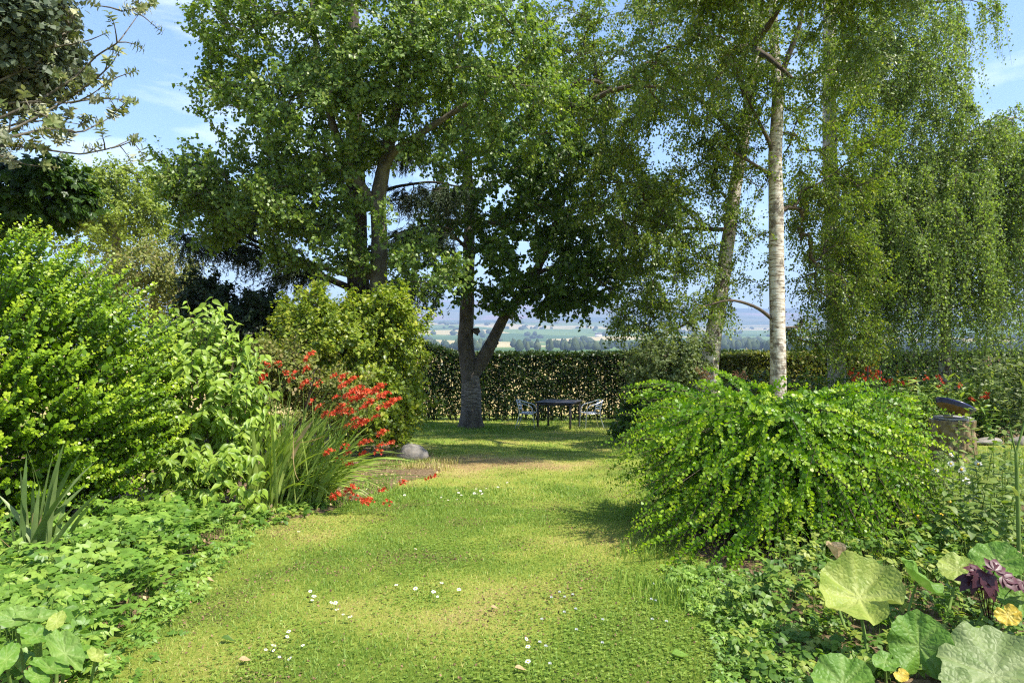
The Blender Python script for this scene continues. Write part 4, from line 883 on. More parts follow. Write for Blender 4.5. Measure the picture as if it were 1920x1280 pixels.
na_ = 170; a4 = rrand(-2.75, -.4, na_); r4 = rrand(1.15, 1.62, na_); h4 = rrand(.45, .95, na_); d4 = np.stack([np.cos(a4), np.sin(a4), 0 * a4], -1)
S4 = base + d4 * rrand(.3, .7, na_)[:, None] + np.stack([0 * a4, 0 * a4, h4], -1); C4 = base + d4 * (r4 * .75)[:, None] + np.stack([0 * a4, 0 * a4, h4 * 1.05], -1); E4 = base + d4 * r4[:, None] + np.stack([rng.normal(size=na_) * .08, 0 * a4, rrand(.0, .3, na_)], -1); E4[:, 2] = np.maximum(E4[:, 2], zg(E4[:, 0], E4[:, 1]) + .04)
l4, w4 = shoots(S4, C4, E4, 60, T_OB5, .037, u0=.1, slim=1.5, stem_r=.004, tipcol=.45)  # low front shoots tinted greener, their shade put into the leaf colour
# hand placed long shoots reaching over the lawn
pts = [((1330, 745), (1250, 705), (1165, 728), 6.0), ((1390, 800), (1260, 760), (1165, 815), 5.8), ((1370, 850), (1250, 800), (1165, 850), 5.7), ((1380, 880), (1270, 860), (1170, 915), 5.5), ((1400, 930), (1260, 940), (1185, 990), 5.3), ((1400, 950), (1280, 980), (1190, 1035), 5.1), ((1420, 960), (1300, 1000), (1225, 1088), 4.9), ((1440, 980), (1350, 1010), (1318, 1095), 4.8), ((1450, 980), (1390, 1000), (1372, 1115), 4.75), ((1400, 740), (1370, 700), (1320, 690), 6.2), ((1560, 960), (1600, 960), (1640, 1010), 5), ((1600, 780), (1690, 780), (1760, 800), 6.1), ((1620, 830), (1700, 830), (1740, 900), 5.9), ((1580, 760), (1640, 720), (1720, 745), 6.2), ((1450, 900), (1430, 900), (1425, 1010), 4.9), ((1500, 870), (1520, 880), (1522, 985), 4.9)]
S3 = np.array([W(*a, dd_ + .3) for a, b, c, dd_ in pts]); C3 = np.array([W(*b, dd_) for a, b, c, dd_ in pts]); E3 = np.array([W(*c, dd_ - .1) for a, b, c, dd_ in pts])
S3 = np.concatenate([S3, S3 + rng.normal(size=S3.shape) * .04]); C3 = np.concatenate([C3, C3 + rng.normal(size=C3.shape) * .05]); E3 = np.concatenate([E3, E3 + rng.normal(size=E3.shape) * .09])
l3, w3 = shoots(S3, C3, E3, 80, T_OB5, .036, u0=.02, slim=1.5, stem_r=.004, tipcol=.7)
cf = core_fill(base + np.array([0, .1, .4]), np.array([1.15, 1.0, .5]), 6000, .05)
MB().add(*l1).add(*l2).add(*l3).add(*l4).add(*cf).build('foliage', M_coto, t, False, 'stuff')
MB().add(*w1).add(*w2).add(*w3).add(*w4).build('stems', M_twig, t, True, 'stuff')

# leaves as separate parts sharing meshes
def leaf_variants(tm, mat, name, k=5, sc=1.0, wid=1.0, lo=0, hi=1):
    out = []
    for i in range(k):
        v = tm[0] * np.array([wid * rng.uniform(.85, 1.15), 1, rng.uniform(.6, 1.6)]); v = v + np.stack([.05 * np.sin(v[:, 1] * 4 + i), 0 * v[:, 0], .03 * np.sin(v[:, 1] * 7 + i * 2)], -1) * (v[:, 1:2] > .05)
        tt_ = np.clip(lo + (hi - lo) * (i + .5) / k + rng.normal(size=len(tm[1])) * .02, 0, 1)
        me = mesh_np(name, v, tm[1], tt_, True); me.materials.append(mat); out.append(me)
    return out
def leaf_obj(name, me, parent, P, F, N, s):
    F = F / np.linalg.norm(F); X = np.cross(F, N); X /= np.linalg.norm(X) + 1e-9; Nn = np.cross(X, F); p = P - origin_of(parent)
    o = bpy.data.objects.new(name, me); COL.objects.link(o); o.parent = parent
    o.matrix_local = Matrix(((X[0] * s, F[0] * s, Nn[0] * s, p[0]), (X[1] * s, F[1] * s, Nn[1] * s, p[1]), (X[2] * s, F[2] * s, Nn[2] * s, p[2]), (0, 0, 0, 1)))
    return o
def leaf_parts(parent, tm, mat, P, F, N, S, name='leaf', limit=300, key=None, wid=1.0, stuffname='leaves', far=None):
    
    n = len(P); order = np.argsort(P[:, 1] if key is None else key); me = leaf_variants(tm, mat, name, wid=wid)
    for i in order[:limit]: leaf_obj(name, me[rng.integers(len(me))], parent, P[i], F[i], N[i], float(S[i]))
    r = order[limit:]
    if len(r):
        tm = far or tm; v, f = place(tm, P[r], F[r], N[r], S[r], wid); part(stuffname, v, f, mat, parent, tint_rep(rng.random(len(r)), tm), True, 'stuff')

# mock orange / dogwood with large pointed leaves
d = 7.3; c = W(372, 770, d); r = np.array([.88, .6, 1.14]); base = onground(390, d)
t = thing('mock_orange_bush', 'light green bush with large pointed leaves between the barberry and the red flowers', 'bush', base)
m = 640; v = rdir(m); v = v[v[:, 1] < .5]; E = c + v * r * rng.uniform(.6, 1.05, (len(v), 1)); ok = E[:, 2] > zg(E[:, 0], E[:, 1]) + .12; E = E[ok]; v = v[ok]
low = np.array([W(rng.uniform(275, 500), rng.uniform(830, 965), rng.uniform(6.3, 6.9)) for k in range(60)]); E = np.concatenate([E, low]); v = np.concatenate([v, nz(low - c)])
E = np.concatenate([E, np.array([W(400, 555, 7.1), W(425, 565, 7), W(440, 600, 7), W(350, 560, 7.2), W(470, 640, 6.9), W(300, 580, 7.2), W(460, 700, 6.8), W(480, 780, 6.7), W(430, 850, 6.5), W(350, 900, 6.4), W(300, 930, 6.3), W(390, 930, 6.35), W(330, 950, 6.2)])]); v = np.concatenate([v, nz(E[-13:] - c)])
m = len(E); dr = nz(v * .8 + np.array([.15, -.25, .45]) + rng.normal(size=(m, 3)) * .25); ln = rng.uniform(.3, .55, m); S = E - dr * ln[:, None] - np.array([0, 0, .08])
C = (S + E) / 2 + np.array([0, 0, .08]); nl = 9; q = .15 + .85 * (np.arange(nl) + .5)[None] / nl + rng.normal(size=(m, nl)) * .02
Pl = ((1 - q) ** 2)[..., None] * S[:, None] + (2 * q * (1 - q))[..., None] * C[:, None] + (q * q)[..., None] * E[:, None]; D = np.repeat(nz(E - S)[:, None], nl, 1)
side = nz(np.cross(D, np.array([0.2, -.3, 1.])))* np.where(np.arange(nl) % 2, 1, -1)[None, :, None]
F = nz(D * .4 + side * .7 + np.array([0, -.15, -.65]) + rng.normal(size=D.shape) * .22); Nn = np.array([.25, -.75, .8]) + side * .25 + rng.normal(size=D.shape) * .28
Pl, F, Nn = Pl.reshape(-1, 3), F.reshape(-1, 3), Nn.reshape(-1, 3); Sz = .115 * rng.uniform(.65, 1.2, len(Pl))
leaf_parts(t, T_OVATE, M_dog, Pl, F, Nn, Sz, key=Pl[:, 1] - .15 * Pl[:, 2], wid=.82)
TP = np.stack([bez(S, C, E, np.full(m, k)) for k in np.linspace(0, 1, 5)], 1); mm = 22; Sx = base + rng.normal(size=(mm, 3)) * np.array([.12, .1, 0]); Ex = c + rdir(mm) * r * .7
TX = np.stack([bez(Sx, (Sx + Ex) / 2 + np.array([0, 0, .25]), Ex, np.full(mm, k)) for k in np.linspace(0, 1, 5)], 1)
MB().add(*tubes(TP, np.broadcast_to(.004 * np.array([1, .9, .8, .6, .4]), (m, 5)), 4)).add(*tubes(TX, np.full((mm, 5), .009), 5)).build('stems', M_twig, t, True, 'stuff')
cf = core_fill(c + np.array([0, .15, 0]), r * .75, 900, .1, T_KITE); part('inner_foliage', cf[0], cf[1], M_dog, t, cf[2], False, 'stuff')

# ------------------------------------------------------------------ sword leaved plants
def sword(P0, P1, P2, wd, rows=9, twist=.6, tipw=.0):
    u = np.linspace(0, 1, rows); P = bez(P0, P1, P2, u); T_ = nz(np.gradient(P, axis=0)); th = rng.uniform(0, 6.28)
    s0 = np.array([math.cos(th), math.sin(th), 0]); sd = nz(s0 - (T_ @ s0)[:, None] * T_); nn = np.cross(sd, T_)
    ang = (rng.normal() * twist) * u; sd2 = sd * np.cos(ang)[:, None] + nn * np.sin(ang)[:, None]; nn2 = np.cross(sd2, T_)
    w_ = wd * .5 * (np.minimum(1, .55 + u * 2) * (1 - u ** 3.2) + .02)
    V = np.stack([P - sd2 * w_[:, None], P + nn2 * (w_ * .28)[:, None], P + sd2 * w_[:, None]], 1).reshape(-1, 3)
    q = []
    for i in range(rows - 1):
        b = i * 3; q += [[b, b + 1, b + 4, b + 3], [b + 1, b + 2, b + 5, b + 4]]
    return V, np.array(q)

def floret(c, ax, s, mb):
    ax = ax / np.linalg.norm(ax); r0 = np.cross(ax, rng.normal(size=3)); r0 /= np.linalg.norm(r0); r1 = np.cross(ax, r0); n = 6
    base = c; V = [base]; F = []
    for k in range(n):
        a = k / n * 6.283; d_ = math.cos(a) * r0 + math.sin(a) * r1; sd = -math.sin(a) * r0 + math.cos(a) * r1
        m1 = c + ax * s * .6 + d_ * s * .22; tip = c + ax * s * .75 + d_ * s * rng.uniform(.6, .85); b = len(V)
        V += [m1 - sd * s * .13, m1 + sd * s * .13, tip]; F += [[0, b, b + 1], [b, b + 2, b + 1]]
    mb.add(np.array(V), np.array(F), rng.random())
def head_mesh(k, nfl=15, L=.11, s=.055):
    mb = MB()
    for i in range(nfl):
        u = i / (nfl - 1); v = rdir(1)[0]; v[2] = abs(v[2]) * .8 + .1; c = np.array([L * (u - .5), 0, 0]) + v * np.array([.02, .03, .025])
        floret(c, v + np.array([.3, 0, .1]), s * (1.15 - .5 * u) * rng.uniform(.8, 1.15), mb)
    V, F, T_ = mb.get(); me = mesh_np('flower_head', V, F, T_); me.materials.append(M_red); return me
HEADS = [head_mesh(k) for k in range(4)]
SMALLHEADS = [head_mesh(k, 8, .07, .05) for k in range(3)]

ZH = [(85, 185, 0), (200, 155, 1), (325, 160, 1), (220, 270, 2), (245, 172, 0), (385, 237, 1), (460, 240, 1), (435, 287, 1), (545, 210, 1), (570, 112, 2), (540, 320, 2), (635, 320, 1), (752, 265, 1), (820, 272, 1), (895, 290, 1), (835, 335, 2), (925, 365, 2), (980, 390, 2), (910, 430, 2), (870, 412, 2), (955, 425, 2), (1062, 375, 2), (1130, 412, 2), (1095, 352, 2), (1025, 465, 2), (1125, 500, 2), (1190, 465, 2), (1240, 435, 1), (765, 425, 1), (585, 450, 1), (645, 495, 1), (695, 550, 1), (750, 545, 2), (810, 500, 2), (840, 530, 2), (885, 540, 1), (920, 580, 1), (970, 500, 1), (955, 615, 2), (990, 610, 1), (1075, 565, 1), (860, 630, 1), (905, 640, 0), (1115, 690, 1), (1020, 750, 1), (975, 765, 1), (1115, 775, 1), (1190, 765, 1), (835, 795, 1), (865, 840, 1), (715, 835, 1), (970, 845, 1), (1085, 835, 1), (790, 900, 1), (880, 920, 1), (880, 1115, 2), (900, 1170, 1), (770, 1165, 2), (1000, 1200, 2), (1115, 1120, 1), (1150, 1215, 1), (1450, 1030, 0), (1500, 1015, 1), (1270, 1060, 0)]
base = onground(535, 7.3)
t = thing('crocosmia_clump', 'large clump of red-flowered crocosmia with sword leaves leaning over the lawn', 'flowering plant', base)
stem_mb = MB()
for (zx, zy, big) in ZH:
    px, py = 440 + zx / 4, 640 + zy / 4
    dd = 7.6 - .0012 * max(0, zx - 300) - .0006 * max(0, zy - 500) + rng.normal() * .12
    if py > 900: dd = 6.75 + rng.normal() * .05
    if px > 790: dd = 7.2
    H = W(px, py, dd); H[2] = max(H[2], float(zg(H[0], H[1])) + .07)
    B0 = base + np.array([rng.uniform(-.3, .35), rng.uniform(-.2, .4), -.02]); B0[2] = float(zg(B0[0], B0[1]))
    up = max(.25, H[2] - B0[2]); C0 = B0 * .55 + H * .45 + np.array([-.12, 0, .35 * up + .12])
    P = bez(B0, C0, H, np.linspace(0, 1, 9)); tv, tf = tubes(P[None], np.linspace(.0045, .002, 9)[None], 4); stem_mb.add(tv, tf)
    dirv = nz(P[-1] - P[-2]); sc = {0: .52, 1: .7, 2: .86}[big]; me = (HEADS if big == 2 else SMALLHEADS + HEADS[:1])[rng.integers(4)]
    Fx = dirv; up_ = np.array([0, -.45, 1.0]); Yv = nz(np.cross(up_, Fx)); Zv = np.cross(Fx, Yv); p = H - np.array(t.location)
    o = bpy.data.objects.new('flower_head', me); COL.objects.link(o); o.parent = t
    o.matrix_local = Matrix(((Fx[0] * sc, Yv[0] * sc, Zv[0] * sc, p[0]), (Fx[1] * sc, Yv[1] * sc, Zv[1] * sc, p[1]), (Fx[2] * sc, Yv[2] * sc, Zv[2] * sc, p[2]), (0, 0, 0, 1)))
stem_mb.build('flower_stems', M_stem, t, True, 'stuff')
for k in range(230):
    B0 = base + np.array([rng.uniform(-.38, .42), rng.uniform(-.35, .45), 0]); B0[2] = float(zg(B0[0], B0[1])) - .02
    lean = rng.uniform(-.12, 1.05) ; L_ = rng.uniform(.75, 1.25); yl = rng.normal() * .3 - .15
    E0 = B0 + np.array([math.sin(lean) * L_, yl * L_ * .5, math.cos(lean) * L_ * (.98 if lean < .7 else .8)]); C0 = B0 + np.array([math.sin(lean * .5) * L_ * .5, yl * .2, math.cos(lean * .5) * L_ * .62])
    if k < 22: E0 = B0 + np.array([rng.uniform(.4, .95), rng.uniform(-.5, 0), rng.uniform(.08, .35)]); C0 = (B0 + E0) / 2 + np.array([-.08, 0, .42])
    E0[2] = max(E0[2], float(zg(E0[0], E0[1])) + .03)
    V_, q = sword(B0, C0, E0, rng.uniform(.026, .05)); o = part('leaf', V_, q, M_sword, t, np.full(len(q), rng.random()), True)
for (a, b, c_, wd) in [((548, 860), (560, 815), (588, 788), .045), ((555, 830), (590, 828), (610, 815), .02), ((560, 900), (545, 880), (552, 805), .02)]:
    V_, q = sword(W(*a, 6.9), W(*b, 6.85), W(*c_, 6.8), wd); part('leaf', V_, q, M_dry, t, np.full(len(q), .6), True, label='dry straw-coloured leaf')
# fallen fan of leaves on the litter
base = G(618, 895); t = thing('flattened_crocosmia_tuft', 'tuft of green sword leaves lying flat towards the lawn beneath the red flowers', 'plant', base)
for (ex, ey) in [(770, 878), (765, 888), (752, 900), (728, 912), (745, 880), (700, 880), (735, 890), (720, 876)]:
    E0 = G(ex, ey) + np.array([0, 0, .05]); B0 = base + rng.normal(size=3) * np.array([.05, .05, 0]); V_, q = sword(B0, (B0 + E0) / 2 + np.array([0, 0, .16]), E0, .035); part('leaf', V_, q, M_sword, t, np.full(len(q), rng.random() * .5), True)

# iris, left
base = onground(72, 4.88)
t = thing('iris_clump', 'fan of grey-green iris leaves at the foot of the barberry on the left', 'plant', base)
tips = [(50, 850), (38, 880), (62, 900), (160, 835), (178, 865), (120, 830), (100, 850), (45, 830), (195, 915), (140, 900), (110, 880), (-5, 925), (15, 950), (150, 940), (185, 930), (60, 870), (125, 930), (90, 900), (165, 905), (10, 990), (75, 910)]
for k, (ex, ey) in enumerate(tips):
    E0 = W(ex, ey, 4.8 + rng.normal() * .08); B0 = base + np.array([rng.uniform(-.14, .14), rng.uniform(-.1, .1), -.02])
    V_, q = sword(B0, (B0 + E0) / 2 + np.array([(B0[0] - E0[0]) * .18, 0, .06]), E0, rng.uniform(.038, .056), twist=.3); part('leaf', V_, q, M_iris, t, np.full(len(q), rng.random()), True)
for (ex, ey) in [(62, 960), (78, 965), (90, 1040), (-10, 1000)]:
    E0 = W(ex, ey, 4.78); B0 = base + np.array([rng.uniform(-.1, .1), -.05, 0]); V_, q = sword(B0, (B0 + E0) / 2, E0, .03); part('leaf', V_, q, M_dry, t, np.full(len(q), .3), True, label='brown dried leaf')
# second iris at the left edge
base = G(-25, 1170); t = thing('iris_leaf_tuft', 'few bare sword leaves entering at the lower left edge', 'plant', base)
for (ex, ey) in [(35, 1145), (10, 1085), (22, 1120)]:
    E0 = W(ex, ey, 4.0); B0 = base + np.array([-.06, 0, .0]); V_, q = sword(B0, W(-40, 1060, 4.1), E0, .035); part('leaf', V_, q, M_iris, t, np.full(len(q), rng.random()), True)

# ------------------------------------------------------------------ ground cover
def sample_poly(poly, n):
    p = np.array(poly); lo, hi = p.min(0), p.max(0); out = np.zeros((0, 2))
    while len(out) < n:
        q = lo + rng.random((n * 2, 2)) * (hi - lo); q = q[inpoly(q[:, 0], q[:, 1], poly)]; out = np.concatenate([out, q])
    return out[:n]
def elder_patch(name, label, poly, n, hmin, hmax, smin, smax, mat, parts=300, tm=T_ELDER, cat='ground cover', edge=None):
    q = sample_poly(poly, n); gz = zg(q[:, 0], q[:, 1]); h = rng.uniform(hmin, hmax, n)
    if edge is not None: h = h * edge(q)
    c = q.mean(0); t = thing(name, label, cat, (c[0], c[1], float(zg(c[0], c[1]))))
    P = np.stack([q[:, 0], q[:, 1], gz + h], -1); a = rng.uniform(0, 6.28, n); F = np.stack([np.cos(a), np.sin(a) - .3, rng.normal(size=n) * .25 + .1], -1); N = np.stack([rng.normal(size=n) * .42 + .1, rng.normal(size=n) * .4 - .35, np.ones(n)], -1)
    S = rng.uniform(smin, smax, n)
    leaf_parts(t, tm, mat, P, F, N, S, key=P[:, 1], limit=parts, far=T_ELDER_FAR if tm is T_ELDER else T_NET_FAR)
    B0 = np.stack([q[:, 0] - F[:, 0] * .03, q[:, 1] - F[:, 1] * .03, gz - .01], -1); TP = np.stack([bez(B0, (B0 + P) / 2 + rng.normal(size=P.shape) * .015, P, np.full(n, k)) for k in (0, .5, 1)], 1)
    tv, tf = tubes(TP, np.full((n, 3), .002), 3); part('stalks', tv, tf, M_stem, t, None, True, 'stuff'); return t
PE = [tuple(G(*q)[:2]) for q in [(-150, 1340), (30, 1310), (150, 1275), (205, 1215), (262, 1150), (318, 1090), (375, 1040), (440, 985), (400, 965), (250, 975), (120, 1010), (-150, 1040)]]
T_NET_FAR = comp_template([(0, 0, .2, .55, 0), (0, 0, 2.0, .5, 0), (0, 0, -2.1, .5, 0), (0, 0, -.9, .42, .12), (0, 0, 1.0, .42, .12)], T_KITE)
elder_patch('ground_elder_patch', 'carpet of fresh green ground elder along the left lawn edge below the iris', PE, 1900, .02, .26, .1, .21, M_elder, edge=lambda q: .35 + 1.1 * N1.fbm(q[:, 0] * 2.5, q[:, 1] * 2.5))
PEB = [tuple(G(*q)[:2]) for q in [(130, 1300), (215, 1215), (290, 1120), (370, 1050), (450, 985), (540, 960), (480, 1005), (410, 1070), (350, 1150), (280, 1230), (220, 1300)]]
elder_patch('ground_elder_seedlings', 'scattered ground elder leaves straying from the left bed into the lawn', PEB, 200, .01, .07, .07, .14, M_elder, 200)
PE2 = [tuple(G(*q)[:2]) for q in [(1400, 1290), (1370, 1220), (1360, 1150), (1410, 1110), (1480, 1080), (1560, 1020), (1640, 1000), (1780, 1000), (1990, 1010), (2050, 1290)]]
T_NET = comp_template([(0, 0, .2, .55, 0), (0, 0, 2.0, .5, 0), (0, 0, -2.1, .5, 0), (0, 0, -.9, .42, .12), (0, 0, 1.0, .42, .12)], T_strip([.06, .32, .28, .0], .2, .25, 4))
elder_patch('nettle_patch', 'tangle of small toothed nettle leaves around the large pale leaves at lower right', PE2, 2600, .03, .34, .06, .11, M_nettle, 300, T_NET, edge=lambda q: np.clip((q[:, 1] - 3.2) / 1.3, .3, 1))
PE3 = [tuple(G(*q)[:2]) for q in [(1340, 1300), (1350, 1210), (1290, 1120), (1240, 1070), (1300, 1060), (1420, 1100), (1520, 1300)]]
elder_patch('weed_patch', 'low creeping weeds spilling onto the lawn below the mounded bush', PE3, 750, .01, .06, .05, .095, M_elder, 200, T_ELDER)
PE4 = [tuple(G(*q)[:2]) for q in [(420, 975), (520, 960), (640, 930), (640, 945), (540, 985), (440, 1000)]]
elder_patch('herb_fringe', 'fringe of small green herbs at the foot of the red flower clump', PE4, 160, .01, .09, .08, .14, M_nettle, 160, T_NET)

# big rounded leaves: butterbur
def big_leaf(c, tip, normal, size, mat, parent, aspect=1.0, notch=.5, fold=0.0, ruffle=.05, cup=.12, tv=.5, name='leaf', label=None):
    """heart-shaped leaf lamina; c = stalk point, tip = pointing direction"""
    na, nr = 56, 9; F = np.array(tip, float); F /= np.linalg.norm(F); N = np.array(normal, float); X = np.cross(F, N); X /= np.linalg.norm(X); N = np.cross(X, F)
    V = []; vein = []; ph = rng.uniform(0, 6)
    for j in range(na + 1):
        a = -math.pi + 2 * math.pi * j / na; aa = abs(a)
        r = 1 - .08 * math.cos(2 * a) + .1 * math.cos(a) * 0
        if aa > 2.3: r *= 1 - notch * ((aa - 2.3) / .84) ** 1.4 + .12 * math.sin((aa - 2.3) / .84 * math.pi)
        r *= (1 + .10 * math.exp(-(a / .35) ** 2)) * (1 + .025 * math.sin(a * 17 + ph) + .02 * math.sin(a * 9 + ph * 2))
        for i in range(nr):
            f = i / (nr - 1); x = r * f * math.sin(a) * aspect; y = r * f * math.cos(a)
            vs = abs(((a / (math.pi / 4.0)) + .5) % 1 - .5) * (math.pi / 4.0) * f
            gr = math.exp(-(vs / .07) ** 2); 
            z = cup * f * f - fold * abs(x) * -1 + ruffle * f ** 2 * math.sin(a * 5 + ph) + ruffle * .5 * f ** 2 * math.sin(a * 11 + ph * 3) - .035 * gr * (1 - f * .6) + .012 * math.sin(a * 23 + f * 9) * f + .014 * math.sin(f * 23 + math.cos(a * 4) * 2) * f + .16 * (float(N2.fbm(np.array(x * 2.2 + ph), np.array(y * 2.2 + ph * 3), 3)) - .5) * (.3 + f)
            V.append(np.array(c) + size * .5 * (X * x + F * (y + .0) + N * z)); vein.append(gr * (1 - .6 * f) if f > .03 else 1)
    q = []
    for j in range(na):
        for i in range(nr - 1):
            b = j * nr + i; q.append([b, b + nr, b + nr + 1, b + 1])
    return part(name, np.array(V), np.array(q), mat, parent, None, True, None, {'vein': np.array(vein)}, label)
def bigleafmat(name, c1, c2, cv, trans=.3):
    m, N, L = newmat(name); out = N.new('ShaderNodeOutputMaterial'); p = N.new('ShaderNodeBsdfPrincipled'); tr = N.new('ShaderNodeBsdfTranslucent'); mix = N.new('ShaderNodeMixShader'); g = N.new('ShaderNodeTexCoord')
    n1 = N.new('ShaderNodeTexNoise'); n1.inputs['Scale'].default_value = 14; n1.inputs['Detail'].default_value = 6; L.new(g.outputs['Object'], n1.inputs['Vector'])
    r = ramp(N, [(.32, c1), (.66, c2)]); L.new(n1.outputs[0], r.inputs[0]); at = N.new('ShaderNodeAttribute'); at.attribute_name = 'vein'
    mu = N.new('ShaderNodeMath'); mu.operation = 'MULTIPLY'; mu.inputs[1].default_value = .6; L.new(at.outputs['Fac'], mu.inputs[0])
    mx = N.new('ShaderNodeMix'); mx.data_type = 'RGBA'; mx.inputs[7].default_value = (*cv, 1); L.new(mu.outputs[0], mx.inputs[0]); L.new(r.outputs[0], mx.inputs[6]); L.new(mx.outputs[2], p.inputs['Base Color'])
    vo = N.new('ShaderNodeTexVoronoi'); vo.inputs['Scale'].default_value = 42; vo.feature = 'DISTANCE_TO_EDGE'; L.new(g.outputs['Object'], vo.inputs['Vector'])
    b = N.new('ShaderNodeBump'); b.inputs['Strength'].default_value = .55; b.inputs['Distance'].default_value = .012; L.new(vo.outputs['Distance'], b.inputs['Height']); L.new(b.outputs[0], p.inputs['Normal'])
    p.inputs['Roughness'].default_value = .5; p.inputs['Specular IOR Level'].default_value = .3; L.new(mx.outputs[2], tr.inputs['Color']); mix.inputs[0].default_value = trans
    L.new(p.outputs[0], mix.inputs[1]); L.new(tr.outputs[0], mix.inputs[2]); L.new(mix.outputs[0], out.inputs[0]); return m
M_bbY = bigleafmat('yellowing_big_leaf', (.2, .28, .04), (.33, .38, .075), (.45, .47, .15))
M_bbG = bigleafmat('green_big_leaf', (.09, .2, .02), (.15, .28, .035), (.27, .36, .09))
M_bbP = bigleafmat('greygreen_big_leaf', (.15, .22, .06), (.24, .3, .11), (.34, .38, .18))
M_bbL = bigleafmat('light_green_big_leaf', (.13, .24, .04), (.2, .32, .06), (.32, .4, .14))
M_bbD = bigleafmat('dry_big_leaf', (.28, .18, .07), (.5, .4, .22), (.5, .42, .28), .15)
M_bbYY = bigleafmat('golden_leaf', (.5, .34, .03), (.62, .46, .06), (.6, .5, .15), .25)
KB = .87
base = G(1720, 1330)
t = thing('butterbur_plant', 'butterbur with dinner-plate leaves, one yellowing, at the lower right corner', 'plant', base)
stk = MB()
def bb(px, py, d, ang, off, size, mat, **k):
    d, size = d * KB, size * KB * (.86 if size > .25 else 1)
    c = W(px, py, d); tc_ = np.array([0, 0, CAMZ]) - c; nrm = nz(nz(tc_) * .55 + np.array([0, 0, .6]) + np.array(off)); a_ = math.radians(ang); tip = np.array([math.cos(a_), .35 * math.sin(a_), .94 * math.sin(a_)]); tip = tip - nrm * float(tip @ nrm)
    big_leaf(c, tip, nrm, size, mat, t, **k)
    b0 = base * .4 + np.array([c[0], c[1] + .1, 0]) * .6; b0[2] = float(zg(b0[0], b0[1])); n_ = np.array(nrm) / np.linalg.norm(nrm)
    c2 = c - n_ * .012
    P = bez(b0, (b0 + c) / 2 - n_ * .12, c2, np.linspace(0, 1, 8)); tv, tf = tubes(P[None], np.linspace(.01, .006, 8)[None], 6); stk.add(tv, tf)
bb(1612, 1118, 3.95, 125, (.1, 0, 0), .52, M_bbY, cup=.42, ruffle=.12, notch=.3, label='yellow-green cupped leaf')
bb(1724, 1210, 3.7, 82, (-.1, -.5, -.3), .42, M_bbG, aspect=.8, fold=.3, cup=.0, ruffle=.08, notch=.4, label='upright green leaf folded along its midrib')
bb(1865, 1262, 3.45, 140, (.1, 0, .1), .58, M_bbP, fold=.12, ruffle=.1, cup=.08, notch=.4, label='broad grey-green leaf with raised veins')
bb(1582, 1280, 3.5, 40, (-.1, 0, .1), .36, M_bbG, fold=.18, aspect=.9, ruffle=.08, label='small green leaf near the lawn')
bb(1722, 1090, 4.3, -60, (.7, .3, -.2), .40, M_bbG, cup=.3, ruffle=.08, label='dark curled leaf seen from beneath')
bb(1795, 1066, 4.4, 150, (0, 0, .1), .26, M_bbY, ruffle=.09, label='pale lit leaf')
bb(1870, 1052, 4.4, 45, (-.2, 0, .1), .34, M_bbG, cup=.15, ruffle=.08)
bb(1915, 1125, 4.1, 20, (-.1, 0, .1), .3, M_bbG, ruffle=.08)
bb(1890, 1152, 4.0, -70, (0, -.2, -.2), .13, M_bbYY, ruffle=.1, label='golden fading leaf')
bb(1566, 1042, 4.4, 110, (.5, 0, -.2), .2, M_bbD, aspect=.45, fold=1.2, ruffle=.15, label='shrivelled brown leaf')
bb(1600, 1062, 4.35, 0, (0, 0, 0), .15, M_bbD, aspect=.5, ruffle=.15, label='shrivelled brown leaf')
bb(1828, 1205, 3.75, 80, (0, -.2, 0), .07, M_bbYY, label='tiny golden leaf')
bb(1690, 1265, 3.5, -60, (0, -.2, 0), .07, M_bbYY, label='tiny golden leaf')
bb(1795, 1278, 3.4, 150, (.1, 0, 0), .16, M_bbP)
bb(1660, 1240, 3.6, 200, (.1, 0, .1), .14, M_bbG, aspect=.8)
stk.build('stalks', M_stem, t, True, 'stuff')
# dock by the lower left edge
KB = .79
base = onground(60, 2.9); t = thing('dock_plant', 'broad-leaved dock with drooping pale green leaves in the lower left corner', 'plant', base)
stk = MB()
bb(28, 1160, 3.75, 200, (-.1, 0, 0), .24, M_bbL, aspect=.52, notch=.06, fold=.2, ruffle=.08)
bb(72, 1156, 3.8, 15, (0, 0, .2), .28, M_bbL, aspect=.36, notch=.05, fold=.25)
bb(66, 1190, 3.7, -20, (0, 0, .1), .2, M_bbG, aspect=.48, notch=.06, fold=.15)
bb(122, 1222, 3.6, -48, (.1, 0, .1), .34, M_bbL, aspect=.44, notch=.05, fold=.3, ruffle=.1)
bb(95, 1252, 3.5, -15, (0, 0, .2), .26, M_bbG, aspect=.34, notch=.05, fold=.3)
bb(70, 1268, 3.45, -30, (0, 0, .1), .15, M_bbG, aspect=.48, notch=.06)
bb(12, 1235, 3.5, -100, (.1, 0, .1), .2, M_bbG, aspect=.44, notch=.06)
bb(106, 1164, 3.75, 80, (0, 0, 0), .13, M_bbY, aspect=.6, notch=.06)
bb(180, 1228, 3.62, -40, (0, 0, 0), .12, M_bbY, aspect=.48, notch=.06, label='yellowing leaf')
stk.build('stalks', M_stem, t, True, 'stuff')
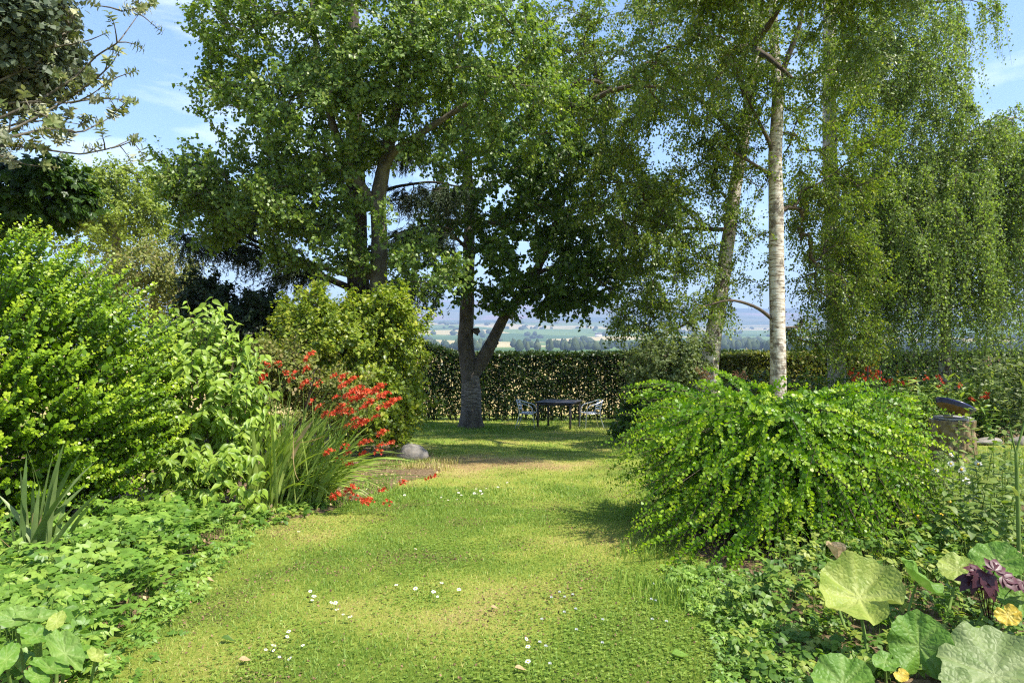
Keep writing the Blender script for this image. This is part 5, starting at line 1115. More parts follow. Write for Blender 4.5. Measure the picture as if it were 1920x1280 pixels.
# purple leaved plant
base = onground(1860, 3.7); t = thing('purple_leaved_plant', 'small plant with wine-purple lobed leaves among the big green leaves', 'plant', base)
mes = leaf_variants(T_PALM, M_purple, 'leaf', 4)
stk = MB()
for (px, py, f, s) in [(1850, 1075, (-.1, -.5, -.5), .17), (1825, 1085, (-.7, -.3, -.3), .14), (1880, 1080, (.7, -.3, -.1), .14), (1865, 1068, (.3, .2, .4), .12), (1835, 1070, (-.4, .2, .2), .11), (1918, 1090, (-.1, -.5, -.4), .13), (1858, 1100, (.2, -.5, -.8), .12)]:
    s *= .78
    c = W(px, py, 3.55 + rng.normal() * .03); leaf_obj('leaf', mes[rng.integers(4)], t, c, np.array(f), np.array([.1, -.6, .8]), s)
    P = bez(base, (base + c) / 2 + np.array([0, .05, .1]), c, np.linspace(0, 1, 7)); tv, tf = tubes(P[None], np.full((1, 7), .003), 4); stk.add(tv, tf)
stk.build('stalks', M_purple, t, True, 'stuff')

# dock spear leaf
base = onground(1735, 4.6); t = thing('burdock_leaf_tuft', 'upright spear-shaped green leaves behind the yellowing big leaf', 'plant', base)
for (a, b, c_) in [((1735, 1075), (1710, 1030), (1688, 988)), ((1740, 1080), (1735, 1040), (1700, 1010)), ((1745, 1080), (1770, 1040), (1790, 1020))]:
    V_, q = sword(base, W(*b, 4.5), W(*c_, 4.5), .07, twist=.2); part('leaf', V_, q, M_nettle, t, np.full(len(q), .6), True)

# ------------------------------------------------------------------ ox-eye daisies, willowherb, hogweed at right
def daisy_mesh(n, r, petw, up=.15):
    mb = MB()
    for k in range(n):
        a = k / n * 6.283 + rng.normal() * .06; L_ = r * rng.uniform(.88, 1.05); d_ = np.array([math.cos(a), math.sin(a), 0]); s_ = np.array([-math.sin(a), math.cos(a), 0]); z = rng.normal() * .06
        mb.add([d_ * r * .2, d_ * L_ * .6 - s_ * petw + [0, 0, up * r * .5 + z * r], d_ * L_ + [0, 0, (up * .3 + z) * r], d_ * L_ * .6 + s_ * petw + [0, 0, up * r * .5 + z * r]], [[0, 3, 2, 1]], rng.random())
    V, F, T_ = mb.get(); me = mesh_np('petals', V, F, T_); me.materials.append(M_wpet); return me
def disc_mesh(r):
    V, F = capped_tube([[0, 0, -.002], [0, 0, r * .35], [0, 0, r * .6]], [r * .9, r, r * .55], 8); me = mesh_np('flower_centre', V, F, np.full(len(F[0]) + len(F[1]), .5)); me.materials.append(M_yel); return me
OX = daisy_mesh(18, .032, .0045); OXD = disc_mesh(.010)
def orient_obj(name, me, parent, loc, zdir, s=1.0):
    o = bpy.data.objects.new(name, me); COL.objects.link(o); o.parent = parent; q = Vector(zdir).to_track_quat('Z', 'Y').to_matrix().to_4x4()
    o.matrix_local = Matrix.Translation(Vector(loc)) @ q @ Matrix.Scale(s, 4); return o
oxl = [(1783, 852, 'in front of the stump, highest of the cluster'), (1783, 869, 'just below the highest bloom'), (1834, 870, 'large and ragged, right of the stump front'), (1811, 901, 'flat open face toward the viewer, middle of the cluster'), (1843, 926, 'drooping right-hand one of the lower pair'), (1829, 932, 'drooping left-hand one of the lower pair'), (1803, 880, 'half closed, between the ragged and flat ones'), (1755, 882, 'thin edge-on flower nearest the mounded bush'), (1846, 977, 'withered low down beside a tall green stalk')]
for (px, py, s_) in oxl:
    d = 5.4 + rng.normal() * .12; H = W(px, py, d); b0 = np.array([H[0] + rng.normal() * .06, H[1] + .1, 0]); b0[2] = float(zg(b0[0], b0[1]))
    t = thing('oxeye_daisy', 'white ox-eye daisy ' + s_, 'daisy', b0, 'ox-eye daisies by the stump')
    P = bez(b0, (b0 + H) / 2 + np.array([.03, 0, .05]), H, np.linspace(0, 1, 8)); part('stem', *tubes(P[None], np.full((1, 8), .0022), 4), M_stem, t, None, True)
    zd = np.array([rng.normal() * .35, -.7 + rng.normal() * .25, .55]); sc = 1.15 if 'ragged' in s_ or 'flat' in s_ else .85
    orient_obj('petals', OX, t, H - b0, zd, sc); orient_obj('flower_centre', OXD, t, H - b0, zd, sc)
def tall_herb(px, top, d, label, mat, leaf=.1, nl=26, name='willowherb', tm=T_LANCE, group='tall leafy stems at right', lean=0.0, cat='plant', wid=1.9):
    b0 = onground(px - lean, d); H = W(px, top, d); t = thing(name, label, cat, b0, group); C = (b0 + H) / 2 + np.array([rng.normal() * .03, 0, 0])
    P = bez(b0, C, H, np.linspace(0, 1, 9)); part('stem', *tubes(P[None], np.linspace(.005, .002, 9)[None], 5), M_stem, t, None, True)
    q = np.linspace(.12, 1, nl); Pl = bez(b0, C, H, q); a = np.arange(nl) * 2.4 + rng.random() * 6; F = np.stack([np.cos(a), np.sin(a), .45 - .9 * (1 - q) + rng.normal(size=nl) * .35], -1); N = np.array([0, -.2, 1.]) + rng.normal(size=(nl, 3)) * .2 - F * .2
    v, f = place(tm, Pl, F, N, leaf * rng.uniform(.7, 1.2, nl) * (1.1 - .5 * q), wid); part('leaves', v, f, mat, t, tint_rep(rng.random(nl), tm), True, 'stuff')
    return t, H
M_wil = leafmat('willowherb_leaf', [(.09, .15, .025), (.15, .22, .04), (.23, .28, .07)], .35, .5, .3)
ORD = ['leftmost', 'second from left', 'third from left', 'fourth from left', 'fifth from left', 'sixth from left', 'seventh from left', 'eighth from left', 'ninth from left', 'tenth from left', 'tenth from right', 'ninth from right', 'eighth from right', 'seventh from right', 'sixth from right', 'fifth from right', 'fourth from right', 'third from right', 'second from right', 'rightmost']
for i, (px, top, d) in enumerate(sorted([(1798, 790, 5.5), (1815, 765, 5.8), (1868, 800, 5.2), (1885, 815, 5.0), (1862, 830, 5.3), (1900, 800, 5.3), (1840, 850, 5.2), (1772, 830, 5.6), (1760, 870, 5.5), (1745, 880, 5.3), (1912, 850, 4.9), (1822, 890, 5.1), (1880, 880, 4.9), (1790, 900, 5.0), (1860, 920, 4.8), (1735, 930, 5.0), (1770, 930, 4.9), (1812, 940, 4.7), (1700, 950, 5.0), (1900, 930, 4.6)])):
    tall_herb(px, top, d, 'leafy green willowherb stem below the stump, ' + ORD[i] + ' of the row', M_wil, rng.uniform(.08, .13), 44, lean=rng.normal() * 35)
PE5 = [tuple(G(*q)[:2]) for q in [(1620, 1010), (1700, 930), (1740, 900), (1830, 900), (1990, 900), (2000, 1010)]]
elder_patch('wild_herb_patch', 'thicket of thin wild herbs and seed stems below the ox-eye daisies', PE5, 900, .05, .42, .05, .1, M_wil, 200, T_NET)
b0 = onground(1912, 4.0); t = thing('hogweed_stalk', 'thick green hogweed stalk with a yellow sheath at the right edge', 'plant', b0)
P = np.array([b0, W(1912, 1080, 4.0), W(1908, 930, 4.0), W(1905, 850, 4.0)]); P2, r2 = smooth_line(P, [.013, .012, .011, .009], .06); part('stem', *tubes(P2[None], r2[None], 8), M_stem, t, None, True)
P = np.array([W(1905, 850, 4.0), W(1912, 820, 4.0), W(1925, 780, 4.0)]); part('side_branch', *tubes(smooth_line(P, [.008, .006, .005], .03)[0][None], np.full((1, max(4, int(np.linalg.norm(P[1]-P[0])/.03 + np.linalg.norm(P[2]-P[1])/.03))), .006)[:, :smooth_line(P, [.008, .006, .005], .03)[0].shape[0]], 6), M_stem, t, None, True)
P = np.array([W(1905, 850, 4.0), W(1899, 835, 4.0), W(1893, 800, 4.0)]); sl = smooth_line(P, [.006, .005, .003], .03); part('side_branch', *tubes(sl[0][None], sl[1][None], 6), M_stem, t, None, True)
V_, q = sword(W(1908, 930, 3.98), W(1900, 905, 3.9), W(1886, 912, 3.85), .03); part('sheath', V_, q, M_bbY, t, None, True)
big_leaf(W(1905, 1045, 3.95), (-.5, -.2, -.2), (.2, -.7, .6), .12, M_bbD, t, aspect=.5, name='dry_leaf')
for (px, py, ol) in [(1765, 965, 'second from left'), (1722, 968, 'leftmost'), (1780, 940, 'highest'), (1830, 1008, 'rightmost')]:
    d = 5; H = W(px, py, d); b0 = np.array([H[0], d, float(zg(H[0], d))]); t = thing('yellow_flower', 'tiny orange-yellow flower among the wild herbs, ' + ol + ' of the four', 'flower', b0, 'tiny yellow flowers in the herbs')
    part('stem', *tubes(np.linspace(b0, H, 5)[None], np.full((1, 5), .0018), 4), M_stem, t); orient_obj('flower_head', OXD, t, H - b0, (0, -.5, .8), 1.5)

# ------------------------------------------------------------------ stump with bowl
base = onground(1785, 11.4); top = W(1790, 786, 11.4)[2]
t = thing('tree_stump', 'sawn tree stump with chunky brown bark right of the mounded bush', 'tree stump', base)
na, nh = 110, 44; V = []; r0 = .30
for j in range(nh):
    f = j / (nh - 1); z = base[2] - .03 + f * (top - base[2] + .03)
    for i in range(na):
        a = i / na * 6.283; pl = math.sin(a * 11 + 1.2 * math.sin(f * 7)) ; cell = np.clip((N2.n(np.array(a * 5.0), np.array(f * 8.0)) - .36) / .14, 0, 1); r = r0 * (.93 + .22 * math.exp(-f * 6) + .06 * math.tanh(pl * 3) + .15 * float(cell) + .04 * (float(N3.n(np.array(a * 12), np.array(f * 20))) - .5))
        V.append([base[0] + r * math.cos(a), base[1] + r * math.sin(a), z])
q = [[j * na + i, j * na + (i + 1) % na, j * na + na + (i + 1) % na, j * na + na + i] for j in range(nh - 1) for i in range(na)]
V = np.array(V); part('bark', V, np.array(q), M_stumpb, t)
cap = np.vstack([V[-na:], [[base[0], base[1], top + .01]]]); part('sawn_top', cap, np.array([[i, (i + 1) % na, na] for i in range(na)]), M_slate, t)
ts = thing('stone_slab', 'thin grey slab lying on top of the tree stump under the bowl', 'slab', (base[0], base[1], top + .012))
n = 14; a = np.arange(n) / n * 6.283; rr_ = .30 * (1 + .06 * rng.normal(size=n)); ring = np.stack([base[0] + .02 + rr_ * np.cos(a), base[1] + rr_ * np.sin(a), np.full(n, top + .012)], -1)
V = np.vstack([ring, ring + [0, 0, .028], (ring * .0 + ring)[:0]]); part('slab', V, [np.array([[i, (i + 1) % n, n + (i + 1) % n, n + i] for i in range(n)]), np.array([list(range(n, 2 * n)), list(range(n - 1, -1, -1))])], M_slate, ts)
# bowl: lathe, tilted
bc = W(1789, 764, 11.2)
tb = thing('glazed_bowl', 'shallow blue-rimmed brown bowl propped at a tilt on the stump', 'bowl', (bc[0], bc[1], top + .04))
prof_out = [(.10, -.085), (.2, -.06), (.255, -.015)]; prof_rim = [(.255, -.015), (.285, .035), (.295, .06), (.28, .062), (.262, .03)]; prof_in = [(.262, .03), (.2, -.03), (.0, -.05)]
tilt = Matrix.Rotation(math.radians(24), 3, 'Y') @ Matrix.Rotation(math.radians(-6), 3, 'X'); TM = np.array(tilt)
def lathe(prof, n=36):
    V = []; q = []
    for (r, z) in prof:
        for i in range(n): V.append([r * math.cos(i / n * 6.283), r * math.sin(i / n * 6.283), z])
    for k in range(len(prof) - 1):
        for i in range(n): q.append([k * n + i, k * n + (i + 1) % n, k * n + n + (i + 1) % n, k * n + n + i])
    return np.array(V), np.array(q)
for nm, pr, mt in (('body', prof_out, M_clay), ('rim', prof_rim, M_blue), ('inside', prof_in, M_blue)):
    v, q = lathe(pr); part(nm, v @ TM.T + bc, q, mt, tb, None, True)
v, q = lathe([(.0, -.085), (.1, -.085)]); part('foot', v @ TM.T + bc, q, M_clay, tb)
pr = thing('prop_stone', 'small stone wedged beneath the raised left edge of the bowl', 'stone', (bc[0] - .07, bc[1], top + .04))

# stones
def rock(c, s, seed, mat, parent, flat=1.0, name='stone'):
    r = np.random.default_rng(seed); na, nb = 18, 11; V = []
    axes = nz(r.normal(size=(14, 3))); off = r.uniform(.55, .92, 14)
    for j in range(nb):
        th = math.pi * j / (nb - 1)
        for i in range(na):
            a = 2 * math.pi * i / na; d_ = np.array([math.sin(th) * math.cos(a), math.sin(th) * math.sin(a), math.cos(th)]); k = min(1.0, float(np.min(np.where(axes @ d_ > .05, off / np.maximum(axes @ d_, .05), 9)))); V.append(d_ * k * np.array(s))
    q = [[j * na + i, j * na + (i + 1) % na, j * na + na + (i + 1) % na, j * na + na + i][::-1] for j in range(nb - 1) for i in range(na)]
    return part(name, np.array(V) + c, np.array(q), mat, parent)
rock(np.array([bc[0] - .09, bc[1] + .02, top + .075]), (.09, .09, .045), 3, M_stone, pr)
c = G(768, 868); t = thing('boulder', 'grey boulder at the lawn edge behind the red flowers', 'rock', c); rock(c + np.array([.02, .15, .1]), (.3, .26, .24), 8, M_stone, t, name='rock_body')
for k, (px, py, sx, sz, lab) in enumerate([(1850, 789, .42, .1, 'long low brown edging stone right of the stump'), (1912, 784, .24, .12, 'chunky pink-brown edging stone at the right edge'), (1805, 792, .25, .08, 'mossy edging stone hidden beside the stump')]):
    c = onground(px, 14.0); t = thing('edging_stone', lab, 'stone', c, 'stones edging the far bed'); rock(c + np.array([0, 0, sz * .6]), (sx, .2, sz), 20 + k, M_stone, t, name='rock_body')

# ------------------------------------------------------------------ far right flower bed
def perennial(name, label, px, top, d, spread, n, mat, tm=T_LANCE, size=.16, cat='plant', group=None, flowers=None, fm=None, fs=.05, fn=8, wid=1.5):
    base = onground(px, d); t = thing(name, label, cat, base, group); S, E = [], []
    for k in range(n):
        b = base + np.array([rng.normal() * spread * .5, rng.normal() * .2, 0]); b[2] = float(zg(b[0], b[1])); H = W(px, top, d)[2] - b[2]
        S.append(b); E.append(b + np.array([rng.normal() * spread * .35, rng.normal() * .15, H * rng.uniform(.75, 1.02)]))
    S, E = np.array(S), np.array(E); C = (S + E) / 2 + rng.normal(size=S.shape) * .03; M = n; nl = 24
    q = np.clip(rng.random((M, nl)) * .95 + .05, 0, 1); P = ((1 - q) ** 2)[..., None] * S[:, None] + (2 * q * (1 - q))[..., None] * C[:, None] + (q * q)[..., None] * E[:, None]; P = P.reshape(-1, 3); k = len(P)
    F = rdir(k) * np.array([1, 1, .5]) + np.array([0, 0, .35]); v, f = place(tm, P, F, rdir(k) * .5 + np.array([0, -.3, 1]), size * rng.uniform(.6, 1.2, k), wid); part('leaves', v, f, mat, t, tint_rep(rng.random(k), tm), False, 'stuff')
    TP = np.stack([bez(S, C, E, np.full(M, u)) for u in np.linspace(0, 1, 5)], 1); part('stems', *tubes(TP, np.full((M, 5), .005), 4), M_stem, t, None, True, 'stuff')
    if flowers:
        for (fx, fy) in flowers:
            c = W(fx, fy, d - .2); mb = MB()
            for j in range(fn): floret(c + rng.normal(size=3) * np.array([1, 1, 1.0 if fm is not M_yel else 2.2]) * fs * .55, rdir(1)[0] + np.array([0, -.4, .4]), fs, mb)
            mb.build('flower_head', fm, t)
    return t
perennial('red_crocosmia', 'red-flowered crocosmia far behind the mounded bush, right of the birch trunks', 1640, 712, 15.5, .9, 40, M_sword, T_LANCE, .3, 'flowering plant', 'plants in the far right bed', [(1597, 697), (1612, 700), (1628, 694), (1642, 702), (1648, 698), (1636, 706), (1655, 712), (1622, 712), (1668, 716), (1690, 718), (1604, 712)], M_red, .06, 8, 1.0)
perennial('yellow_loosestrife', 'yellow-spiked loosestrife beside the far red flowers', 1695, 700, 15.8, .6, 24, M_nettle, T_LANCE, .14, 'flowering plant', 'plants in the far right bed', [(1682, 700), (1684, 712), (1700, 720), (1712, 726), (1668, 724), (1718, 734), (1648, 668), (1640, 680)], M_yel, .05, 8)
perennial('red_crocosmia', 'scattered red crocosmia blooms behind the hanging birch strands', 1770, 706, 15.2, .9, 34, M_sword, T_LANCE, .28, 'flowering plant', 'plants in the far right bed', [(1735, 708), (1765, 718), (1762, 730), (1800, 724), (1774, 735), (1760, 706), (1712, 712)], M_red, .055, 6, 1.0)
perennial('red_crocosmia', 'bright red flower cluster above the edging stones at right', 1845, 745, 14.6, .6, 24, M_nettle, T_LANCE, .16, 'flowering plant', 'plants in the far right bed', [(1842, 745), (1848, 750), (1850, 741), (1823, 770), (1822, 748)], M_red, .06, 7)
perennial('pink_flowered_bush', 'bush dotted with pale pink flowers at the far right', 1860, 668, 17.5, 1.0, 40, M_rose, T_OBOV, .1, 'bush', 'plants in the far right bed', [(1840, 672), (1852, 668), (1858, 680), (1866, 676), (1848, 676)], M_pink, .055, 6)
perennial('tall_green_perennial', 'tall pale green perennial with upright leafy stems at the right edge', 1900, 660, 14.6, .9, 46, M_rose, T_LANCE, .18, 'plant', 'plants in the far right bed')
perennial('tall_green_perennial', 'tall pale green perennial mass behind the hanging strands', 1820, 690, 16.8, 1.3, 60, M_nettle, T_LANCE, .18, 'plant', 'plants in the far right bed')
perennial('leafy_perennial', 'low dark leafy perennial between the birch trunks and the red flowers', 1560, 690, 16.2, 1.2, 60, M_nettle, T_LANCE, .15, 'plant', 'plants in the far right bed')
perennial('leafy_perennial', 'low leafy perennial at the foot of the leaning birch', 1400, 690, 16.6, 1.5, 70, M_rose, T_LANCE, .14, 'plant', 'plants in the far right bed')
perennial('leafy_perennial', 'dense green perennial beneath the weeping birch beside the stump', 1730, 735, 14.2, .8, 50, M_nettle, T_LANCE, .15, 'plant', 'plants in the far right bed')
for (px, tp, lab) in [(1627, 655, 'thin black plant stake standing among the far red flowers'), (1650, 680, 'shorter black plant stake beside the yellow flower spikes')]:
    d = 15.2; b0 = onground(px, d); t = thing('plant_stake', lab, 'stake', b0, 'black plant stakes'); part('pole', *capped_tube([b0, W(px, tp, d)], [.012, .012], 6), M_post, t)
# dried seed heads by the leaning birch
for k, (px, py, lab) in enumerate([(1313, 702, 'dry brown umbel seed head, leftmost of the three'), (1330, 712, 'dry brown umbel seed head in the middle'), (1384, 708, 'dry brown umbel seed head, rightmost and drooping')]):
    d = 8.2; b0 = onground(px + 5, d); H = W(px, py, d); t = thing('seed_head', lab, 'seed head', b0, 'dry seed heads above the mounded bush'); part('stem', *tubes(bez(b0, (b0 + H) / 2, H, np.linspace(0, 1, 6))[None], np.full((1, 6), .0035), 5), M_brown, t)
    m = 16; E = H + nz(rdir(m) * np.array([1, 1, .4]) + np.array([0, 0, .35])) * .1; TP = np.stack([np.broadcast_to(H, E.shape), (H + E) / 2 + np.array([0, 0, .015]), E], 1); mb = MB().add(*tubes(TP, np.full((m, 3), .0018), 3)); v, f = place(T_KITE, np.repeat(E, 5, 0) + rng.normal(size=(m * 5, 3)) * .01, rdir(m * 5), rdir(m * 5), .018); mb.add(v, f, .5); mb.build('umbel', M_brown, t, False, 'stuff')

# ------------------------------------------------------------------ table and chairs
def ground_at(x, y): return float(zg(x, y))
C0 = np.array([xw(1071, 18.3), 18.3]); ea = np.array([-.93, .36]); ed = np.array([.36, .93]); ctr = C0 + ea / 2 + ed / 2; rz = math.atan2(ea[1], ea[0]) + math.pi
gz = ground_at(*ctr); t = thing('garden_table', 'square dark slatted garden table standing by the hedge between two metal chairs', 'table', (ctr[0], ctr[1], gz))
for sx in (-1, 1):
    for sy in (-1, 1):
        p = ctr + np.array([math.cos(rz), math.sin(rz)]) * sx * .46 + np.array([-math.sin(rz), math.cos(rz)]) * sy * .46
        v, f = box((p[0], p[1], gz + .345), (.05, .05, .71), rz, .004); part('leg', v, f, M_table, t)
for k in range(9):
    off = (k - 4) * .115; p = ctr + np.array([-math.sin(rz), math.cos(rz)]) * off; v, f = box((p[0], p[1], gz + .735), (1.06, .105, .022), rz, .004); part('slat', v, f, M_table, t)
for s_ in (-1, 1):
    p = ctr + np.array([-math.sin(rz), math.cos(rz)]) * s_ * .46; v, f = box((p[0], p[1], gz + .69), (.87, .024, .06), rz, .003); part('apron', v, f, M_table, t)
    p = ctr + np.array([math.cos(rz), math.sin(rz)]) * s_ * .46; v, f = box((p[0], p[1], gz + .69), (.024, .87, .06), rz, .003); part('apron', v, f, M_table, t)
def chair(px, d, face, label):
    x = xw(px, d); g = ground_at(x, d); t = thing('bistro_chair', label, 'chair', (x, d, g), 'metal chairs at the garden table'); c, s = math.cos(face), math.sin(face)
    def Lc(f, sd, z): return np.array([x + c * f - s * sd, d + s * f + c * sd, g + z])   # f forward, sd left
    for sd in (-1, 1):
        P = [Lc(.24, sd * .25, 0), Lc(.21, sd * .26, .43), Lc(.2, sd * .265, .6), Lc(.13, sd * .27, .655), Lc(-.1, sd * .265, .69), Lc(-.24, sd * .22, .755)]
        part('front_leg', *capped_tube(smooth_line(P, [.0125] * 6, .04)[0], smooth_line(P, [.0125] * 6, .04)[1], 7), M_alu, t, None, True)
        P = [Lc(-.3, sd * .24, 0), Lc(-.22, sd * .21, .25), Lc(-.17, sd * .2, .44), Lc(-.21, sd * .2, .6), Lc(-.27, sd * .2, .78)]
        part('rear_leg', *capped_tube(smooth_line(P, [.0125] * 5, .04)[0], smooth_line(P, [.0125] * 5, .04)[1], 7), M_alu, t, None, True)
        P = [Lc(.21, sd * .25, .42), Lc(0, sd * .23, .425), Lc(-.17, sd * .2, .43)]; part('side_rail', *capped_tube(np.array(P), [.011] * 3, 6), M_alu, t, None, True)
    P = [Lc(-.24, .22, .755), Lc(-.3, .15, .775), Lc(-.315, 0, .78), Lc(-.3, -.15, .775), Lc(-.24, -.22, .755)]; sl = smooth_line(P, [.0125] * 5, .04); part('top_rail', *capped_tube(sl[0], sl[1], 7), M_alu, t, None, True)
    def slat(p0, p1, pm, w3):
        P = np.array([p0, (p0 + pm) / 2 + (pm - (p0 + p1) / 2) * .25, pm, (p1 + pm) / 2 + (pm - (p0 + p1) / 2) * .25, p1]); w3 = np.array(w3); T_ = nz(np.gradient(P, axis=0)); n = nz(np.cross(T_, w3)) * .004
        V = np.concatenate([P - w3 / 2 - n, P + w3 / 2 - n, P + w3 / 2 + n, P - w3 / 2 + n]); q = []
        for i in range(4):
            for a, b in ((0, 1), (1, 2), (2, 3), (3, 0)): q.append([a * 5 + i, b * 5 + i, b * 5 + i + 1, a * 5 + i + 1])
        return V, [np.array(q), np.array([[0, 5, 10, 15], [19, 14, 9, 4]])]
    for k, z in enumerate((.53, .61, .69)): part('back_slat', *slat(Lc(-.19 - .06 * (z - .5) / .2, .2, z), Lc(-.19 - .06 * (z - .5) / .2, -.2, z), Lc(-.225 - .06 * (z - .5) / .2, 0, z), (0, 0, .062)), M_alu, t)
    for k in range(6):
        f0 = .19 - k * .068; part('seat_slat', *slat(Lc(f0, .235, .437), Lc(f0, -.235, .437), Lc(f0, 0, .43), (c * .055, s * .055, 0)), M_alu, t)
    return t
chair(989, 18.7, math.radians(-12), 'aluminium slatted armchair on the left of the dark garden table')
chair(1108, 18.6, math.radians(192), 'aluminium slatted armchair on the right of the dark garden table')

# ------------------------------------------------------------------ grass, clover, daisies in the lawn
def lawn_mask(x, y):
    return ~(inpoly(x, y, LEFT_BED) | inpoly(x, y, RIGHT_BED) | inpoly(x, y, FAR_BED))
def grass(n, d0, d1, hmin, hmax, wd, pw=1.0, keepnoise=True, xl=(-.9, .9)):
    d = d0 + (d1 - d0) * rng.random(n) ** pw; x = rng.uniform(xl[0], xl[1], n) * d; y = d
    k = lawn_mask(x, y) & (np.abs(x) < y * .85); x, y = x[k], y[k]; dr = dryness(x, y); n2_ = N1.fbm(x * 5, y * 5, 3); k = rng.random(len(x)) < .35 + 1.1 * n2_ - .35 * mossy(x, y); x, y, dr = x[k], y[k], dr[k]; n = len(x)
    h = rng.uniform(hmin, hmax, n) * (.55 + .9 * N3.fbm(x * 2.2, y * 2.2)) * (1.15 - .55 * dr); a = rng.uniform(0, 6.28, n); s = np.stack([np.cos(a), np.sin(a), 0 * a], -1); ln = np.stack([np.cos(a * 3.7), np.sin(a * 3.7), 0 * a], -1) * rng.uniform(.1, 1.3, n)[:, None]
    b = np.stack([x, y, zg(x, y) - .004], -1); w_ = (wd * rng.uniform(.7, 1.3, n) * (.55 + y / 13))[:, None]
    m = b + ln * (h * .35)[:, None] + np.stack([0 * h, 0 * h, h * .6], -1); tp = b + ln * h[:, None] + np.stack([0 * h, 0 * h, h * .9], -1)
    V = np.stack([b - s * w_, b + s * w_, m + s * w_ * .8, m - s * w_ * .8, tp], 1).reshape(-1, 3); i = np.arange(n) * 5
    q = np.stack([i, i + 1, i + 2, i + 3], -1); tr_ = np.stack([i + 3, i + 2, i + 4], -1); tint = np.clip(dr * .75 + rng.normal(size=n) * .16 + .1 * (rng.random(n) < .08) * 5, 0, 1)
    return V, [q, tr_], tint
mb = MB()
for args in [(185000, 3.2, 8.5, .012, .036, .0019, 1.0), (105000, 7.5, 19, .022, .05, .003, 1.0), (30000, 17, 23, .04, .09, .004, 1.0)]:
    V, Fl, ti = grass(*args); mb.add(V, Fl[0], ti); mb.V[-1] = V; mb.F[3] = mb.F.get(3, []) + [Fl[1] + mb.n - len(V)]; mb.T[3] = mb.T.get(3, []) + [ti]
o = mb.build('grass', M_grass, None, False, 'stuff'); o['label'] = 'short sunlit lawn grass with dry straw patches'; o['category'] = 'grass'
# longer grass tufts along bed edges
def tufts(name, label, pts, n, r, hm, mat=M_grass, lo=0., hi=.35):
    mb = MB()
    for (px, py) in pts:
        c = G(px, py); m = n; x = c[0] + rng.normal(size=m) * r; y = c[1] + rng.normal(size=m) * r; a = rng.uniform(0, 6.28, m); h = rng.uniform(.4, 1.1, m) * hm; s = np.stack([np.cos(a), np.sin(a), 0 * a], -1); ln = np.stack([np.cos(a * 3.3), np.sin(a * 3.3), 0 * a], -1) * rng.uniform(.1, .8, m)[:, None]
        b = np.stack([x, y, zg(x, y)], -1); w_ = .0032; mid = b + ln * (h * .3)[:, None] + np.stack([0 * h, 0 * h, h * .65], -1); tp = b + ln * h[:, None] + np.stack([0 * h, 0 * h, h], -1); V = np.stack([b - s * w_, b + s * w_, mid + s * w_, mid - s * w_, tp], 1).reshape(-1, 3); i = np.arange(m) * 5; ti = lo + (hi - lo) * rng.random(m); nb = mb.n
        mb.add(V, np.stack([i, i + 1, i + 2, i + 3], -1), ti); mb.F[3] = mb.F.get(3, []) + [np.stack([i + 3, i + 2, i + 4], -1) + nb]; mb.T[3] = mb.T.get(3, []) + [ti]
    o = mb.build(name, mat, None, False, 'stuff'); o['label'] = label; o['category'] = 'grass'
tufts('grass_fringe', 'longer grass fringing the flower beds and tree foot', [(470, 965), (500, 955), (540, 955), (580, 950), (620, 945), (660, 925), (700, 915), (720, 900), (1190, 960), (1210, 1040), (1240, 1110), (1290, 1130), (1180, 900), (760, 845), (750, 870), (790, 870), (730, 880), (810, 800), (860, 805), (910, 803), (950, 800), (780, 790), (1180, 820), (1170, 850), (850, 800), (900, 800), (1150, 790), (420, 1000)], 240, .16, .1)
tufts('dry_grass_tuft', 'straw-coloured dry grass round the boulder', [(800, 870), (820, 880), (780, 880), (760, 880), (745, 860), (840, 868)], 160, .14, .12, M_grass, .6, 1.0)
tufts('dry_grass_tuft', 'straw-coloured dry grass beside the tree stump', [(1700, 850), (1730, 840), (1850, 850), (1870, 830), (1890, 860), (1840, 820), (1900, 830)], 160, .25, .13, M_grass, .4, 1.0)
# clover and small weeds
n = 62000; d = 3.2 + 7.5 * rng.random(n); x = rng.uniform(-.55, .5, n) * d; k = lawn_mask(x, d); x, y = x[k], d[k]; k = rng.random(len(x)) < np.clip((N2.fbm(x * 1.6 + 30, y * 1.6) - .42) * 3, .06, 1) + .8 * gblob(x, y, G(1150, 1230), .8); x, y = x[k], y[k]; n = len(x)
P = np.stack([x, y, zg(x, y) + rng.uniform(.004, .022, n)], -1); P = np.repeat(P, 3, 0); a = np.repeat(rng.uniform(0, 6.28, n), 3) + np.tile([0, 2.09, 4.19], n); F = np.stack([np.cos(a), np.sin(a), .2 + 0 * a], -1)
v, f = place(T_KITE, P, F, np.array([0, -.2, 1.]) + rng.normal(size=(3 * n, 3)) * .25, np.repeat(rng.uniform(.006, .013, n), 3), 1.2)
o = part('clover', v, f, M_clover, None, tint_rep(np.repeat(rng.random(n), 3), T_KITE), False, 'stuff'); o['label'] = 'clover and tiny weeds threaded through the lawn'; o['category'] = 'clover'
n = 34000; d = 3.2 + 8 * rng.random(n); x = rng.uniform(-.55, .5, n) * d; k = lawn_mask(x, d); x, y = x[k], d[k]; k = rng.random(len(x)) < mossy(x, y) * .8 + .12; x, y = x[k], y[k]; n = len(x)
v, f = place(T_KITE, np.stack([x, y, zg(x, y) + .008], -1), rdir(n), rdir(n) * .6 + np.array([0, 0, 1.]), rng.uniform(.008, .022, n), 1.0)
M_moss = leafmat('brown_litter', [(.09, .05, .03), (.16, .09, .055), (.22, .12, .08), (.3, .2, .1)], .1, .8, .1, tcol=(1, 1, .8))
o = part('leaf_litter', v, f, M_moss, None, tint_rep(rng.random(n), T_KITE), False, 'stuff'); o['label'] = 'brown moss and withered leaf bits in the lawn'; o['category'] = 'leaf litter'
